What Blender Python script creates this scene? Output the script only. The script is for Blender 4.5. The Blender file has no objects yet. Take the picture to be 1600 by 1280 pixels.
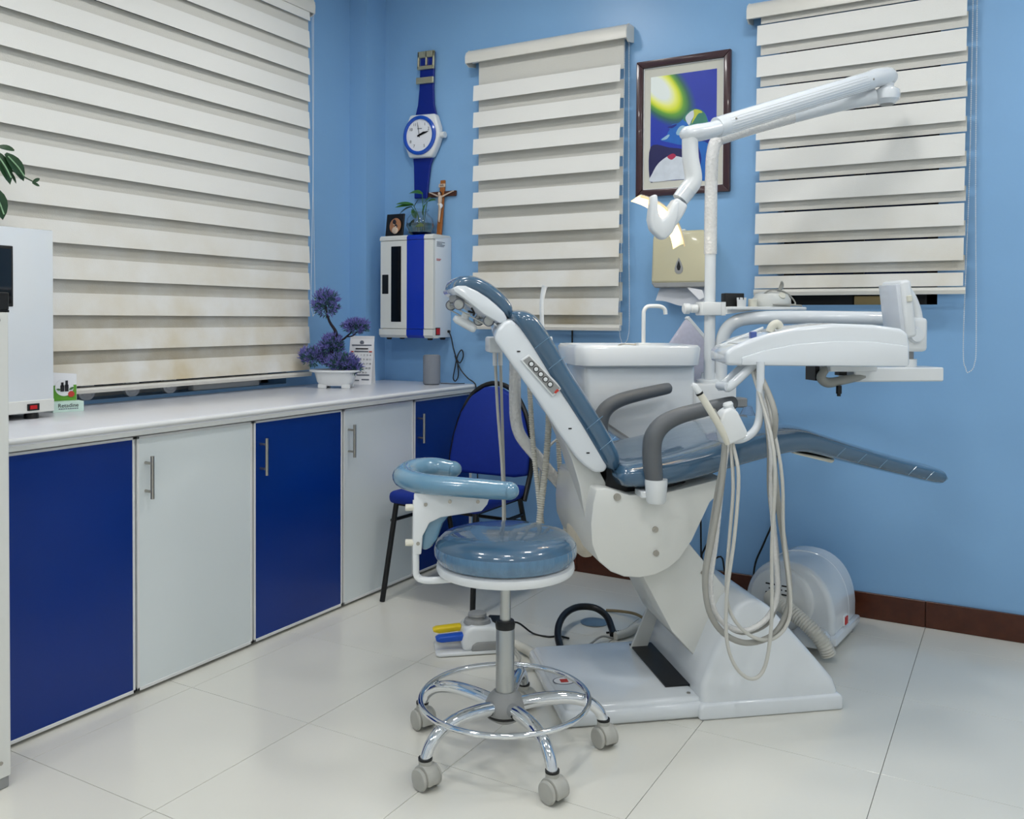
import bpy, bmesh, math, random
from mathutils import Vector, Matrix
random.seed(7)
R = math.radians
scene = bpy.context.scene
COL = scene.collection

# ------------------------------------------------------------------ camera, world, exposure
cam_d = bpy.data.cameras.new('camera')
cam = bpy.data.objects.new('camera', cam_d); COL.objects.link(cam)
cam_d.sensor_width = 36.0
cam_d.lens = 36.0 * 1387.4 / 1600.0
cam_d.shift_y = -(640 - 523.8) / 1600.0
cam_d.clip_start = 0.02
yaw, pitch, roll = 0.5189, 0.0192, 0.005
fw = Vector((-math.sin(yaw) * math.cos(pitch), math.cos(yaw) * math.cos(pitch), -math.sin(pitch)))
rt = Vector((math.cos(yaw), math.sin(yaw), 0)); up = rt.cross(fw)
r2 = rt * math.cos(roll) + up * math.sin(roll); u2 = -rt * math.sin(roll) + up * math.cos(roll)
m = Matrix((r2, u2, -fw)).transposed().to_4x4(); m.translation = Vector((2.9401, -3.7783, 1.1918))
cam.matrix_world = m
scene.camera = cam
w = bpy.data.worlds.new('world'); scene.world = w; w.use_nodes = True
w.node_tree.nodes['Background'].inputs[0].default_value = (0.02, 0.03, 0.05, 1)
w.node_tree.nodes['Background'].inputs[1].default_value = 0.4
scene.view_settings.view_transform = 'Standard'; scene.view_settings.look = 'None'
scene.view_settings.exposure = 0.0; scene.view_settings.gamma = 1.0
LAMP_POWER = 41.0     # emission strength of the round ceiling panels
CEIL = 2.95

# ------------------------------------------------------------------ materials
def lin(c):
    c = c / 255.0
    return c / 12.92 if c <= 0.04045 else ((c + 0.055) / 1.055) ** 2.4
def rgb(r, g, b): return (lin(r), lin(g), lin(b), 1.0)
def mat(name, col, rough=0.5, metal=0.0, coat=0.0, trans=0.0, ior=1.45, alpha=1.0, noise=0.0, nscale=8.0,
        bump=0.0, bscale=60.0, emit=None, estr=0.0, stretch=None, sheen=0.0):
    mt = bpy.data.materials.new(name); mt.use_nodes = True
    nt = mt.node_tree; b = nt.nodes['Principled BSDF']
    b.inputs['Base Color'].default_value = col
    b.inputs['Roughness'].default_value = rough; b.inputs['Metallic'].default_value = metal
    b.inputs['Coat Weight'].default_value = coat; b.inputs['Coat Roughness'].default_value = 0.04
    b.inputs['Transmission Weight'].default_value = trans; b.inputs['IOR'].default_value = ior
    b.inputs['Alpha'].default_value = alpha
    if sheen: b.inputs['Sheen Weight'].default_value = sheen
    if emit: b.inputs['Emission Color'].default_value = emit; b.inputs['Emission Strength'].default_value = estr
    tc = None
    def coord(scale):
        nonlocal tc
        tc = tc or nt.nodes.new('ShaderNodeTexCoord')
        mp = nt.nodes.new('ShaderNodeMapping'); nt.links.new(tc.outputs['Object'], mp.inputs[0])
        if stretch: mp.inputs['Scale'].default_value = stretch
        n = nt.nodes.new('ShaderNodeTexNoise'); n.inputs['Scale'].default_value = scale; n.inputs['Detail'].default_value = 4
        nt.links.new(mp.outputs[0], n.inputs['Vector']); return n
    if noise:
        n = coord(nscale); mx = nt.nodes.new('ShaderNodeMix'); mx.data_type = 'RGBA'
        d = [max(0, c * (1 - noise)) for c in col[:3]] + [1]; l = [min(1, c * (1 + noise * 0.6)) for c in col[:3]] + [1]
        mx.inputs['A'].default_value = d; mx.inputs['B'].default_value = l
        nt.links.new(n.outputs['Fac'], mx.inputs['Factor']); nt.links.new(mx.outputs['Result'], b.inputs['Base Color'])
    if bump:
        n = coord(bscale); bp = nt.nodes.new('ShaderNodeBump'); bp.inputs['Strength'].default_value = bump
        bp.inputs['Distance'].default_value = 0.004
        nt.links.new(n.outputs['Fac'], bp.inputs['Height']); nt.links.new(bp.outputs[0], b.inputs['Normal'])
        if coat: nt.links.new(bp.outputs[0], b.inputs['Coat Normal'])
    return mt

M = {}
M['wall'] = mat('wall_paint_blue', rgb(133, 179, 223), 0.34, noise=0.05, nscale=3, bump=0.05, bscale=40)
M['ceil'] = mat('ceiling_paint', rgb(236, 238, 238), 0.7, noise=0.02)
M['tile'] = mat('floor_tile', rgb(226, 225, 216), 0.22, noise=0.05, nscale=2.5, coat=0.2)
M['grout'] = mat('grout', rgb(120, 118, 112), 0.9, noise=0.1)
M['base'] = mat('baseboard_granite', rgb(78, 36, 17), 0.25, noise=0.45, nscale=28)
M['top'] = mat('worktop_laminate', rgb(222, 224, 230), 0.22, noise=0.04, nscale=6, stretch=(1, 14, 1))
M['edge'] = mat('edging_white', rgb(226, 228, 228), 0.35, noise=0.02)
M['bluedoor'] = mat('door_laminate_blue', rgb(0, 46, 130), 0.22, noise=0.12, nscale=3)
M['whitedoor'] = mat('door_laminate_white', rgb(221, 229, 231), 0.28, noise=0.03, nscale=3)
M['carcass'] = mat('carcass_board', rgb(205, 208, 206), 0.5, noise=0.03)
M['steel'] = mat('brushed_steel', rgb(176, 172, 164), 0.28, 1.0, bump=0.03, bscale=200)
M['chrome'] = mat('chrome', rgb(225, 228, 232), 0.06, 1.0, noise=0.02)
M['alu'] = mat('aluminium', rgb(186, 188, 186), 0.32, 1.0, noise=0.05)
M['white'] = mat('white_plastic', rgb(228, 232, 234), 0.28, coat=0.3, noise=0.02)
M['gloss'] = mat('white_gloss_shell', rgb(224, 230, 235), 0.16, coat=0.6, noise=0.02)
M['enamel'] = mat('white_enamel', rgb(222, 224, 220), 0.3, coat=0.2, noise=0.03)
M['dirtywhite'] = mat('white_plastic_aged', rgb(224, 222, 208), 0.4, noise=0.08, nscale=20)
M['grey'] = mat('grey_plastic', rgb(150, 152, 152), 0.45, noise=0.06, nscale=30)
M['lgrey'] = mat('light_grey_plastic', rgb(178, 178, 172), 0.45, noise=0.1, nscale=40)
M['arm'] = mat('grey_armrest_rubber', rgb(96, 100, 104), 0.42, noise=0.05, bump=0.05, bscale=150)
M['black'] = mat('black_plastic', rgb(16, 17, 19), 0.4, noise=0.1)
M['blackmetal'] = mat('black_metal_tube', rgb(18, 19, 21), 0.35, noise=0.1)
M['dark'] = mat('dark_interior', rgb(22, 24, 28), 0.5, noise=0.2)
M['glassdark'] = mat('dark_glass', rgb(14, 16, 18), 0.06, coat=0.5, noise=0.3, nscale=20)
M['vinyl'] = mat('blue_vinyl_in_film', rgb(60, 94, 122), 0.26, coat=1.0, noise=0.12, nscale=9, bump=0.25, bscale=14, stretch=(1, 1, 1))
M['vinyl2'] = mat('blue_vinyl_wrapped_arm', rgb(104, 146, 172), 0.25, coat=1.0, noise=0.14, nscale=14, bump=0.45, bscale=26)
M['seam'] = mat('film_crease', rgb(112, 150, 178), 0.15, coat=0.6, noise=0.05)
M['hose'] = mat('grey_silicone_hose', rgb(196, 196, 190), 0.4, noise=0.06)
M['hosed'] = mat('grey_hose_darker', rgb(160, 160, 154), 0.45, noise=0.08)
M['corr'] = mat('corrugated_hose', rgb(214, 212, 202), 0.45, noise=0.08, nscale=30)
M['bluefab'] = mat('blue_upholstery', rgb(0, 42, 142), 0.7, noise=0.15, nscale=60, bump=0.3, bscale=500)
M['bluestripe'] = mat('blue_panel', rgb(0, 50, 175), 0.3, noise=0.06)
M['strap'] = mat('blue_silicone_strap', rgb(0, 32, 132), 0.35, noise=0.05)
M['bezel'] = mat('blue_bezel', rgb(18, 80, 190), 0.25, coat=0.4, noise=0.04)
M['brass'] = mat('champagne_metal', rgb(200, 192, 160), 0.3, 0.7, noise=0.05)
M['wood'] = mat('crucifix_wood', rgb(160, 96, 40), 0.5, noise=0.3, nscale=10, stretch=(8, 8, 1))
M['woodd'] = mat('crucifix_dark_wood', rgb(72, 38, 24), 0.5, noise=0.3, nscale=10, stretch=(1, 8, 8))
M['ivory'] = mat('ivory_figure', rgb(206, 186, 168), 0.55, noise=0.15, nscale=80)
M['skin'] = mat('painted_figure', rgb(170, 118, 84), 0.6, noise=0.3, nscale=90)
M['leaf'] = mat('leaf_green', rgb(58, 110, 46), 0.4, noise=0.4, nscale=30)
M['leaf2'] = mat('leaf_yellow_green', rgb(150, 178, 60), 0.4, noise=0.3, nscale=30)
M['leafd'] = mat('leaf_dark_green', rgb(40, 74, 46), 0.4, noise=0.35, nscale=60)
M['vein'] = mat('leaf_pale_vein', rgb(150, 190, 150), 0.5, noise=0.1)
M['purple'] = mat('purple_sprigs', rgb(116, 116, 190), 0.7, noise=0.5, nscale=40)
M['green2'] = mat('dark_green_sprigs', rgb(58, 102, 98), 0.7, noise=0.4, nscale=40)
M['trunk'] = mat('bonsai_trunk', rgb(30, 24, 36), 0.7, noise=0.3, nscale=60)
M['glass'] = mat('clear_glass', (1, 1, 1, 1), 0.02, trans=1.0, ior=1.45, noise=0.0)
M['water'] = mat('vase_water', rgb(190, 215, 200), 0.03, trans=1.0, ior=1.33)
M['paper'] = mat('white_paper', rgb(236, 238, 242), 0.7, noise=0.02)
M['print'] = mat('printed_grey', rgb(110, 116, 130), 0.7, noise=0.1)
M['ink'] = mat('dark_ink', rgb(30, 32, 40), 0.7, noise=0.1)
M['red'] = mat('red_plastic', rgb(190, 24, 30), 0.35, noise=0.06)
M['redink'] = mat('red_print', rgb(196, 62, 52), 0.6, noise=0.05)
M['yellow'] = mat('yellow_pedal', rgb(232, 204, 30), 0.4, noise=0.05)
M['pedblue'] = mat('blue_pedal', rgb(24, 84, 190), 0.4, noise=0.05)
M['cream'] = mat('cream_dispenser', rgb(206, 200, 168), 0.2, coat=0.5, noise=0.03)
M['maroon'] = mat('maroon_frame', rgb(58, 30, 36), 0.3, coat=0.3, noise=0.2, nscale=30)
M['mount'] = mat('picture_mount', rgb(206, 206, 196), 0.8, noise=0.02)
M['speaker'] = mat('speaker_fabric', rgb(130, 136, 146), 0.85, noise=0.15, nscale=300, bump=0.4, bscale=700)
M['film'] = mat('lilac_printed_pouch', rgb(196, 196, 214), 0.3, noise=0.14, nscale=70, coat=0.4)
M['gbox'] = mat('leaflet_green', rgb(96, 160, 48), 0.5, noise=0.15, nscale=20)
M['mint'] = mat('leaflet_mint', rgb(206, 232, 222), 0.5, noise=0.08, nscale=20)
M['tan'] = mat('tan_reflection', rgb(206, 176, 120), 0.7, noise=0.1)
M['foam'] = mat('beige_worn_cover', rgb(212, 204, 186), 0.8, noise=0.2, nscale=40, bump=0.4, bscale=60)
M['wrap'] = mat('plastic_wrapped_white', rgb(226, 226, 224), 0.15, coat=1.0, noise=0.08, nscale=60, bump=1.0, bscale=95)
M['gather'] = mat('gathered_film', rgb(84, 124, 156), 0.18, coat=1.0, noise=0.3, nscale=60, bump=1.0, bscale=70, stretch=(1, 1, .25))
M['brown'] = mat('brownish_tube', rgb(140, 124, 92), 0.5, noise=0.2)
M['sky'] = mat('night_glass', rgb(22, 38, 70), 0.08, coat=0.4, noise=0.4, nscale=9)
M['bottle'] = mat('clear_plastic', rgb(220, 232, 245), 0.05, trans=0.9, ior=1.3)
M['reflector'] = mat('lamp_reflector', rgb(255, 226, 170), 0.15, 0.0, coat=1.0, noise=0.02)
M['viewer'] = mat('viewer_screen', rgb(212, 218, 226), 0.12, coat=0.8, noise=0.04)
M['deskblue'] = mat('film_blue', rgb(80, 100, 165), 0.3, noise=0.05)
# blind cloth: off white, yellow stains lower down where the cloth is soiled
def cloth(name, col, stain, bump):
    mt = mat(name, col, 0.8, bump=bump, bscale=350)
    nt = mt.node_tree; b = nt.nodes['Principled BSDF']
    geo = nt.nodes.new('ShaderNodeNewGeometry'); sep = nt.nodes.new('ShaderNodeSeparateXYZ'); nt.links.new(geo.outputs['Position'], sep.inputs[0])
    mr = nt.nodes.new('ShaderNodeMapRange'); mr.inputs['From Min'].default_value = 1.75; mr.inputs['From Max'].default_value = 0.95
    nt.links.new(sep.outputs['Z'], mr.inputs['Value'])
    n = nt.nodes.new('ShaderNodeTexNoise'); n.inputs['Scale'].default_value = 5; n.inputs['Detail'].default_value = 6
    nt.links.new(geo.outputs['Position'], n.inputs['Vector'])
    cr = nt.nodes.new('ShaderNodeMapRange'); cr.inputs['From Min'].default_value = 0.35; cr.inputs['From Max'].default_value = 0.75
    nt.links.new(n.outputs['Fac'], cr.inputs['Value'])
    mu = nt.nodes.new('ShaderNodeMath'); mu.operation = 'MULTIPLY'
    nt.links.new(mr.outputs[0], mu.inputs[0]); nt.links.new(cr.outputs[0], mu.inputs[1])
    mx = nt.nodes.new('ShaderNodeMix'); mx.data_type = 'RGBA'; mx.inputs['A'].default_value = col; mx.inputs['B'].default_value = stain
    nt.links.new(mu.outputs[0], mx.inputs['Factor']); nt.links.new(mx.outputs['Result'], b.inputs['Base Color'])
    return mt
M['cloth'] = cloth('blind_cloth_opaque', rgb(229, 229, 225), rgb(206, 193, 162), 0.15)
M['sheer'] = cloth('blind_cloth_sheer', rgb(210, 209, 202), rgb(172, 155, 116), 0.35)
M['rail'] = mat('blind_rail', rgb(224, 222, 214), 0.35, noise=0.1, nscale=4)

# ------------------------------------------------------------------ object helpers
def obj(name, bm, mt, parent=None, smooth=38):
    bmesh.ops.recalc_face_normals(bm, faces=bm.faces[:])
    me = bpy.data.meshes.new(name); bm.to_mesh(me); bm.free()
    me.materials.append(M[mt] if isinstance(mt, str) else mt)
    if smooth:
        me.shade_smooth(); me.set_sharp_from_angle(angle=R(smooth))
    o = bpy.data.objects.new(name, me); COL.objects.link(o)
    if parent: o.parent = parent
    return o
def tag(o, label=None, cat=None, group=None, kind=None):
    if label: o['label'] = label
    if cat: o['category'] = cat
    if group: o['group'] = group
    if kind: o['kind'] = kind
    return o
def thing(name, label, cat, loc=(0, 0, 0), rz=0.0, group=None):
    o = bpy.data.objects.new(name, None); COL.objects.link(o)
    o.location = loc; o.rotation_euler = (0, 0, rz); o.empty_display_size = 0.05
    return tag(o, label, cat, group)
def struct(name, bm, mt, parent=None, smooth=0):
    o = obj(name, bm, mt, parent, smooth)
    if parent is None: o['kind'] = 'structure'
    return o
def BM(): return bmesh.new()
def merge(bm, tmp):
    me = bpy.data.meshes.new('tmp'); tmp.to_mesh(me); tmp.free(); bm.from_mesh(me); bpy.data.meshes.remove(me)
def bev(tmp, wd, seg=2, ang=None):
    es = [e for e in tmp.edges if ang is None or (len(e.link_faces) == 2 and e.calc_face_angle(0) > ang)]
    if wd > 0: bmesh.ops.bevel(tmp, geom=es, offset=wd, segments=seg, affect='EDGES', profile=0.5, clamp_overlap=True)
def box(bm, lo, hi, bw=0.0, seg=2, mtx=None):
    t = bmesh.new(); bmesh.ops.create_cube(t, size=1.0)
    for v in t.verts: v.co = Vector([lo[i] + (v.co[i] + 0.5) * (hi[i] - lo[i]) for i in range(3)])
    bev(t, bw, seg)
    if mtx is not None: bmesh.ops.transform(t, matrix=mtx, verts=t.verts[:])
    merge(bm, t); return bm
def prism(bm, pts, w0, w1, bw=0.0, seg=2, plane='xz', mtx=None):
    """polygon in a plane, extruded along the third axis from w0 to w1"""
    t = bmesh.new()
    def P(u, v, s):
        return {'xz': (u, s, v), 'yz': (s, u, v), 'xy': (u, v, s)}[plane]
    a = [t.verts.new(P(u, v, w0)) for u, v in pts]; b = [t.verts.new(P(u, v, w1)) for u, v in pts]
    n = len(pts); t.faces.new(a); t.faces.new(b[::-1])
    for i in range(n): t.faces.new((a[i], b[i], b[(i + 1) % n], a[(i + 1) % n]))
    bmesh.ops.recalc_face_normals(t, faces=t.faces[:])
    if bw: bev(t, bw, seg, R(25))
    if mtx is not None: bmesh.ops.transform(t, matrix=mtx, verts=t.verts[:])
    merge(bm, t); return bm
def spline(pts, n=6, closed=False):
    P = [Vector(p) for p in pts]; out = []; L = len(P)
    rng = range(L if closed else L - 1)
    for i in rng:
        p0 = P[i - 1] if (i > 0 or closed) else P[0] * 2 - P[1]
        p1 = P[i]; p2 = P[(i + 1) % L]
        p3 = P[(i + 2) % L] if (i + 2 < L or closed) else p2 * 2 - p1
        for k in range(n):
            t = k / n
            out.append(0.5 * ((2 * p1) + (p2 - p0) * t + (2 * p0 - 5 * p1 + 4 * p2 - p3) * t * t + (3 * p1 - p0 - 3 * p2 + p3) * t ** 3))
    if not closed: out.append(P[-1])
    return out
def tube(bm, pts, r, seg=10, sub=0, closed=False, sq=(1, 1), up=None):
    """sweep a round (or squashed) section; r number or per-point list"""
    if sub: 
        n0 = len(pts); pts2 = spline(pts, sub, closed)
        if isinstance(r, (list, tuple)):
            r = [r[min(int(i / sub), n0 - 1)] + (r[min(int(i / sub) + 1, n0 - 1)] - r[min(int(i / sub), n0 - 1)]) * ((i % sub) / sub) for i in range(len(pts2))]
        pts = pts2
    P = [Vector(p) for p in pts]; n = len(P)
    rr = r if isinstance(r, (list, tuple)) else [r] * n
    T = []
    for i in range(n):
        if closed: d = P[(i + 1) % n] - P[i - 1]
        else: d = P[min(i + 1, n - 1)] - P[max(i - 1, 0)]
        T.append(d.normalized())
    u = Vector(up) if up else (Vector((0, 0, 1)) if abs(T[0].z) < 0.9 else Vector((1, 0, 0)))
    nrm = (u - T[0] * u.dot(T[0])).normalized(); rings = []
    for i in range(n):
        if up: nrm = (Vector(up) - T[i] * Vector(up).dot(T[i])).normalized()
        else: nrm = (nrm - T[i] * nrm.dot(T[i])).normalized()
        bi = T[i].cross(nrm)
        rings.append([bm.verts.new(P[i] + (nrm * math.cos(2 * math.pi * k / seg) * sq[0] + bi * math.sin(2 * math.pi * k / seg) * sq[1]) * rr[i]) for k in range(seg)])
    for i in range(n if closed else n - 1):
        A, B = rings[i], rings[(i + 1) % n]
        for k in range(seg): bm.faces.new((A[k], A[(k + 1) % seg], B[(k + 1) % seg], B[k]))
    if not closed:
        bm.faces.new(rings[0][::-1]); bm.faces.new(rings[-1])
    return bm
def corr(bm, pts, r, pitch=0.008, amp=0.16, seg=12, sub=10):
    """corrugated hose"""
    P = spline(pts, sub); L = [0]
    for i in range(1, len(P)): L.append(L[-1] + (P[i] - P[i - 1]).length)
    n = max(4, int(L[-1] / pitch * 2)); Q = []; rr = []; j = 0
    for i in range(n + 1):
        s = L[-1] * i / n
        while j < len(L) - 2 and L[j + 1] < s: j += 1
        f = (s - L[j]) / max(1e-9, L[j + 1] - L[j]); Q.append(P[j].lerp(P[j + 1], min(1, max(0, f))))
        rr.append(r * (1 + (amp if i % 2 else -amp)))
    return tube(bm, Q, rr, seg)
def lathe(bm, prof, seg=24, c=(0, 0, 0), mtx=None, ring=False):
    t = bmesh.new(); rings = []
    for r, z in prof:
        if r < 1e-6: rings.append([t.verts.new((0, 0, z))])
        else: rings.append([t.verts.new((r * math.cos(2 * math.pi * k / seg), r * math.sin(2 * math.pi * k / seg), z)) for k in range(seg)])
    for A, B in zip(rings if ring else rings[:-1], rings[1:] + rings[:1] if ring else rings[1:]):
        for k in range(seg):
            k2 = (k + 1) % seg
            f = [A[k % len(A)], A[k2 % len(A)], B[k2 % len(B)], B[k % len(B)]]
            f = list(dict.fromkeys(f))
            if len(f) > 2: t.faces.new(f)
    if not ring and len(rings[0]) > 1: t.faces.new(rings[0][::-1])
    if not ring and len(rings[-1]) > 1: t.faces.new(rings[-1])
    M4 = Matrix.Translation(c) @ (mtx.to_4x4() if mtx is not None else Matrix())
    bmesh.ops.transform(t, matrix=M4, verts=t.verts[:]); merge(bm, t); return bm
def align(d):
    """matrix that turns +z to direction d"""
    return Vector(d).normalized().to_track_quat('Z', 'Y').to_matrix()
def cyl(bm, a, b, r, seg=16, r2=None):
    a = Vector(a); b = Vector(b)
    return lathe(bm, [(r, 0), (r if r2 is None else r2, (b - a).length)], seg, a, align(b - a))
def ball(bm, c, r, s=(1, 1, 1), seg=12, mtx=None):
    t = bmesh.new(); bmesh.ops.create_uvsphere(t, u_segments=seg, v_segments=max(6, seg // 2 + 2), radius=r)
    mm = Matrix.Translation(c) @ (mtx.to_4x4() if mtx is not None else Matrix()) @ Matrix.Diagonal((s[0], s[1], s[2], 1))
    bmesh.ops.transform(t, matrix=mm, verts=t.verts[:]); merge(bm, t); return bm
def cushion(bm, path, th, y0, y1, sub=6, seg=28, endr=0.06, pw=3.0, flat=0.0):
    """padded upholstery swept along a path in the xz plane: superellipse sections y0..y1 wide, th thick"""
    P = spline([(p[0], 0, p[1]) for p in path], sub); n = len(P)
    T = th if isinstance(th, (list, tuple)) else [th] * len(path)
    tt = [T[min(i // sub, len(T) - 1)] + (T[min(i // sub + 1, len(T) - 1)] - T[min(i // sub, len(T) - 1)]) * ((i % sub) / sub) for i in range(n)]
    L = [0]
    for i in range(1, n): L.append(L[-1] + (P[i] - P[i - 1]).length)
    yc = (y0 + y1) / 2; hw = (y1 - y0) / 2; rings = []
    ext = []
    for i in range(n): ext.append((P[i], tt[i], L[i]))
    for p, t_, s in ext:
        i = L.index(s); d = (P[min(i + 1, n - 1)] - P[max(i - 1, 0)]).normalized(); nr = Vector((-d.z, 0, d.x))
        e = min(s, L[-1] - s); k = 1.0
        if e < endr: k = max(0.0, 1 - (1 - e / endr) ** 2.2) ** 0.5
        hh = max(t_ / 2 * k, 0.006); wh = hw - (1 - k) * min(endr * 0.7, hw * 0.6)
        ring = []
        for q in range(seg):
            a = 2 * math.pi * q / seg; c, s_ = math.cos(a), math.sin(a)
            x = math.copysign(abs(c) ** (2 / (pw + 2)), c); z = math.copysign(abs(s_) ** (2 / pw), s_)
            ring.append(bm.verts.new(p + nr * z * hh + Vector((0, yc + x * wh, 0))))
        rings.append(ring)
    for A, B in zip(rings[:-1], rings[1:]):
        for k in range(seg): bm.faces.new((A[k], A[(k + 1) % seg], B[(k + 1) % seg], B[k]))
    bm.faces.new(rings[0][::-1]); bm.faces.new(rings[-1]); return bm
def text(body, size, mt, parent, loc, rot, align_x='CENTER', depth=0.0003):
    cu = bpy.data.curves.new('txt', 'FONT'); cu.body = body; cu.size = size; cu.align_x = align_x; cu.align_y = 'CENTER'; cu.extrude = depth
    t = bpy.data.objects.new('txt', cu); COL.objects.link(t); bpy.context.view_layer.update()
    me = bpy.data.meshes.new_from_object(t.evaluated_get(bpy.context.evaluated_depsgraph_get())); bpy.data.objects.remove(t)
    me.materials.clear(); me.materials.append(M[mt])
    o = bpy.data.objects.new('lettering', me); COL.objects.link(o); o.parent = parent
    o.location = loc; o.rotation_euler = rot; return o
def leafmesh(bm, base, dirv, length, width, droop=0.3, upv=(0, 0, 1), n=6):
    """a pointed leaf blade with a fold along its midrib"""
    b = Vector(base); d = Vector(dirv).normalized(); u = Vector(upv); s = d.cross(u)
    s = s.normalized() if s.length > 1e-4 else Vector((1, 0, 0)); u = s.cross(d).normalized()
    mid = []; le = []; re = []
    for i in range(n + 1):
        t = i / n; wv = width * math.sin(math.pi * min(1, t * 0.92 + 0.06)) ** 0.8 * (1 if i < n else 0)
        p = b + d * length * t - u * droop * length * t * t
        mid.append(bm.verts.new(p)); le.append(bm.verts.new(p + s * wv / 2 + u * wv * 0.18)); re.append(bm.verts.new(p - s * wv / 2 + u * wv * 0.18))
    for i in range(n):
        bm.faces.new((mid[i], mid[i + 1], le[i + 1], le[i])); bm.faces.new((re[i], re[i + 1], mid[i + 1], mid[i]))
    return bm

# ------------------------------------------------------------------ room shell
X0, X1, Y0, Y1 = -0.11, 4.7, -5.3, 0.0
b = BM(); box(b, (X0 - .3, Y0, -.06), (X1, Y1 + .3, -.006)); floor = struct('floor', b, 'grout')
TX, TY = 0.498, 0.536
xs = [2.64 + TX * k for k in range(-6, 6)]; ys = [-0.22 + TY * k for k in range(-10, 2)]
cache = {}
for i in range(len(xs) - 1):
    for j in range(len(ys) - 1):
        a0, a1 = max(xs[i], X0), min(xs[i + 1], X1); c0, c1 = max(ys[j], Y0), min(ys[j + 1], Y1)
        if a1 - a0 < .01 or c1 - c0 < .01: continue
        dx, dy = round(a1 - a0, 4), round(c1 - c0, 4)
        if (dx, dy) not in cache:
            t = BM(); box(t, (0.0008, 0.0008, -.008), (dx - .0008, dy - .0008, 0), 0.0004, 1)
            o = obj('tile', t, 'tile', floor, 0); cache[(dx, dy)] = o.data
        else:
            o = bpy.data.objects.new('tile', cache[(dx, dy)]); COL.objects.link(o); o.parent = floor
        o.location = (a0, c0, 0)
b = BM(); box(b, (X0 - .3, Y0 - .2, CEIL), (X1 + .2, Y1 + .3, CEIL + .1)); struct('ceiling', b, 'ceil')
# back wall with the opening of the right-hand window
WX0, WX1, WZ0, WZ1 = 2.06, 2.665, 1.252, 2.38
b = BM()
box(b, (X0 - .3, 0, -.06), (WX0, .25, CEIL)); box(b, (WX1, 0, -.06), (X1 + .2, .25, CEIL))
box(b, (WX0, 0, -.06), (WX1, .25, WZ0)); box(b, (WX0, 0, WZ1), (WX1, .25, CEIL)); struct('wall_back', b, 'wall')
# left wall with the opening of the long window
LY0, LY1, LZ0, LZ1 = -2.75, -0.62, 0.873, 2.58
b = BM()
box(b, (X0 - .25, LY1, -.06), (X0, 0, CEIL)); box(b, (X0 - .25, Y0, -.06), (X0, LY0, CEIL))
box(b, (X0 - .25, LY0, -.06), (X0, LY1, LZ0)); box(b, (X0 - .25, LY0, LZ1), (X0, LY1, CEIL)); struct('wall_left', b, 'wall')
b = BM(); box(b, (X0 - .01, -.157, -.01), (0, .01, CEIL)); tag(struct('wall_column', b, 'wall'), 'blue corner column boxed out from the window wall')
b = BM(); box(b, (X1, Y0 - .2, -.06), (X1 + .2, Y1, CEIL)); struct('wall_right', b, 'ceil')
b = BM(); box(b, (X0 - .3, Y0 - .2, -.06), (X1 + .2, Y0, CEIL)); struct('wall_front', b, 'ceil')
def window(name, lo, hi, axis):
    """recessed dark window: pane plus frame; axis = normal axis"""
    b = BM(); fr = 0.045
    if axis == 'y':
        y = 0.13
        for (x0, x1, z0, z1) in ((lo[0], hi[0], lo[1], lo[1] + fr), (lo[0], hi[0], hi[1] - fr, hi[1]), (lo[0], lo[0] + fr, lo[1], hi[1]), (hi[0] - fr, hi[0], lo[1], hi[1]), ((lo[0] + hi[0]) / 2 - .02, (lo[0] + hi[0]) / 2 + .02, lo[1], hi[1])):
            box(b, (x0, y - .02, z0), (x1, y + .02, z1))
        o = struct(name, b, 'black'); p = BM(); box(p, (lo[0], y - .004, lo[1]), (hi[0], y + .004, hi[1])); obj('pane', p, 'sky', o, 0)
    else:
        x = X0 - .14
        for (y0, y1, z0, z1) in ((lo[0], hi[0], lo[1], lo[1] + fr * .5), (lo[0], hi[0], hi[1] - fr, hi[1]), (lo[0], lo[0] + fr, lo[1], hi[1]), (hi[0] - fr, hi[0], lo[1], hi[1]), ((lo[0] + hi[0]) / 2 - .02, (lo[0] + hi[0]) / 2 + .02, lo[1], hi[1])):
            box(b, (x - .02, y0, z0), (x + .02, y1, z1))
        o = struct(name, b, 'edge'); p = BM(); box(p, (x - .004, lo[0], lo[1]), (x + .004, hi[0], hi[1])); obj('pane', p, 'sky', o, 0)
    return o
window('window_1', (LY0, LZ0), (LY1, LZ1), 'x')
window('window_2', (WX0, WZ0), (WX1, WZ1), 'y')
# strips added for the tones reflected in the glass of the right window
for nm, x0, x1, mt, lb in (('tan_reflection_strip', 2.36, 2.50, 'tan', 'tan strip added for the reflection in the right window'), ('black_reflection_strip', 2.515, 2.56, 'black', 'black strip added for the reflection in the right window')):
    b = BM(); box(b, (x0, .02, WZ0), (x1, .07, WZ0 + .035), .003); tag(obj(nm, b, mt), lb, 'box')
# round white discs on the long sill
for k, (y, lb) in enumerate(((-1.66, 'white disc on the long sill, the one next to the leaflet box'), (-1.46, 'white disc on the long sill, between two other discs'), (-1.28, 'white disc on the long sill, furthest from the leaflet box'))):
    b = BM(); cyl(b, (X0 - .03, y, LZ0 + .034), (X0 - .012, y, LZ0 + .034), .036, 28); cyl(b, (X0 - .012, y, LZ0 + .034), (X0 - .008, y, LZ0 + .034), .026, 28, .022)
    tag(obj('round_disc', b, 'paper'), lb, 'disc', 'round discs on the window sill')
b = BM(); box(b, (X0 - .05, -1.16, LZ0), (X0 - .012, -.78, LZ0 + .03), .006); tag(obj('white_bar', b, 'edge'), 'long white bar lying on the window sill under the wide blind', 'bar')
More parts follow.
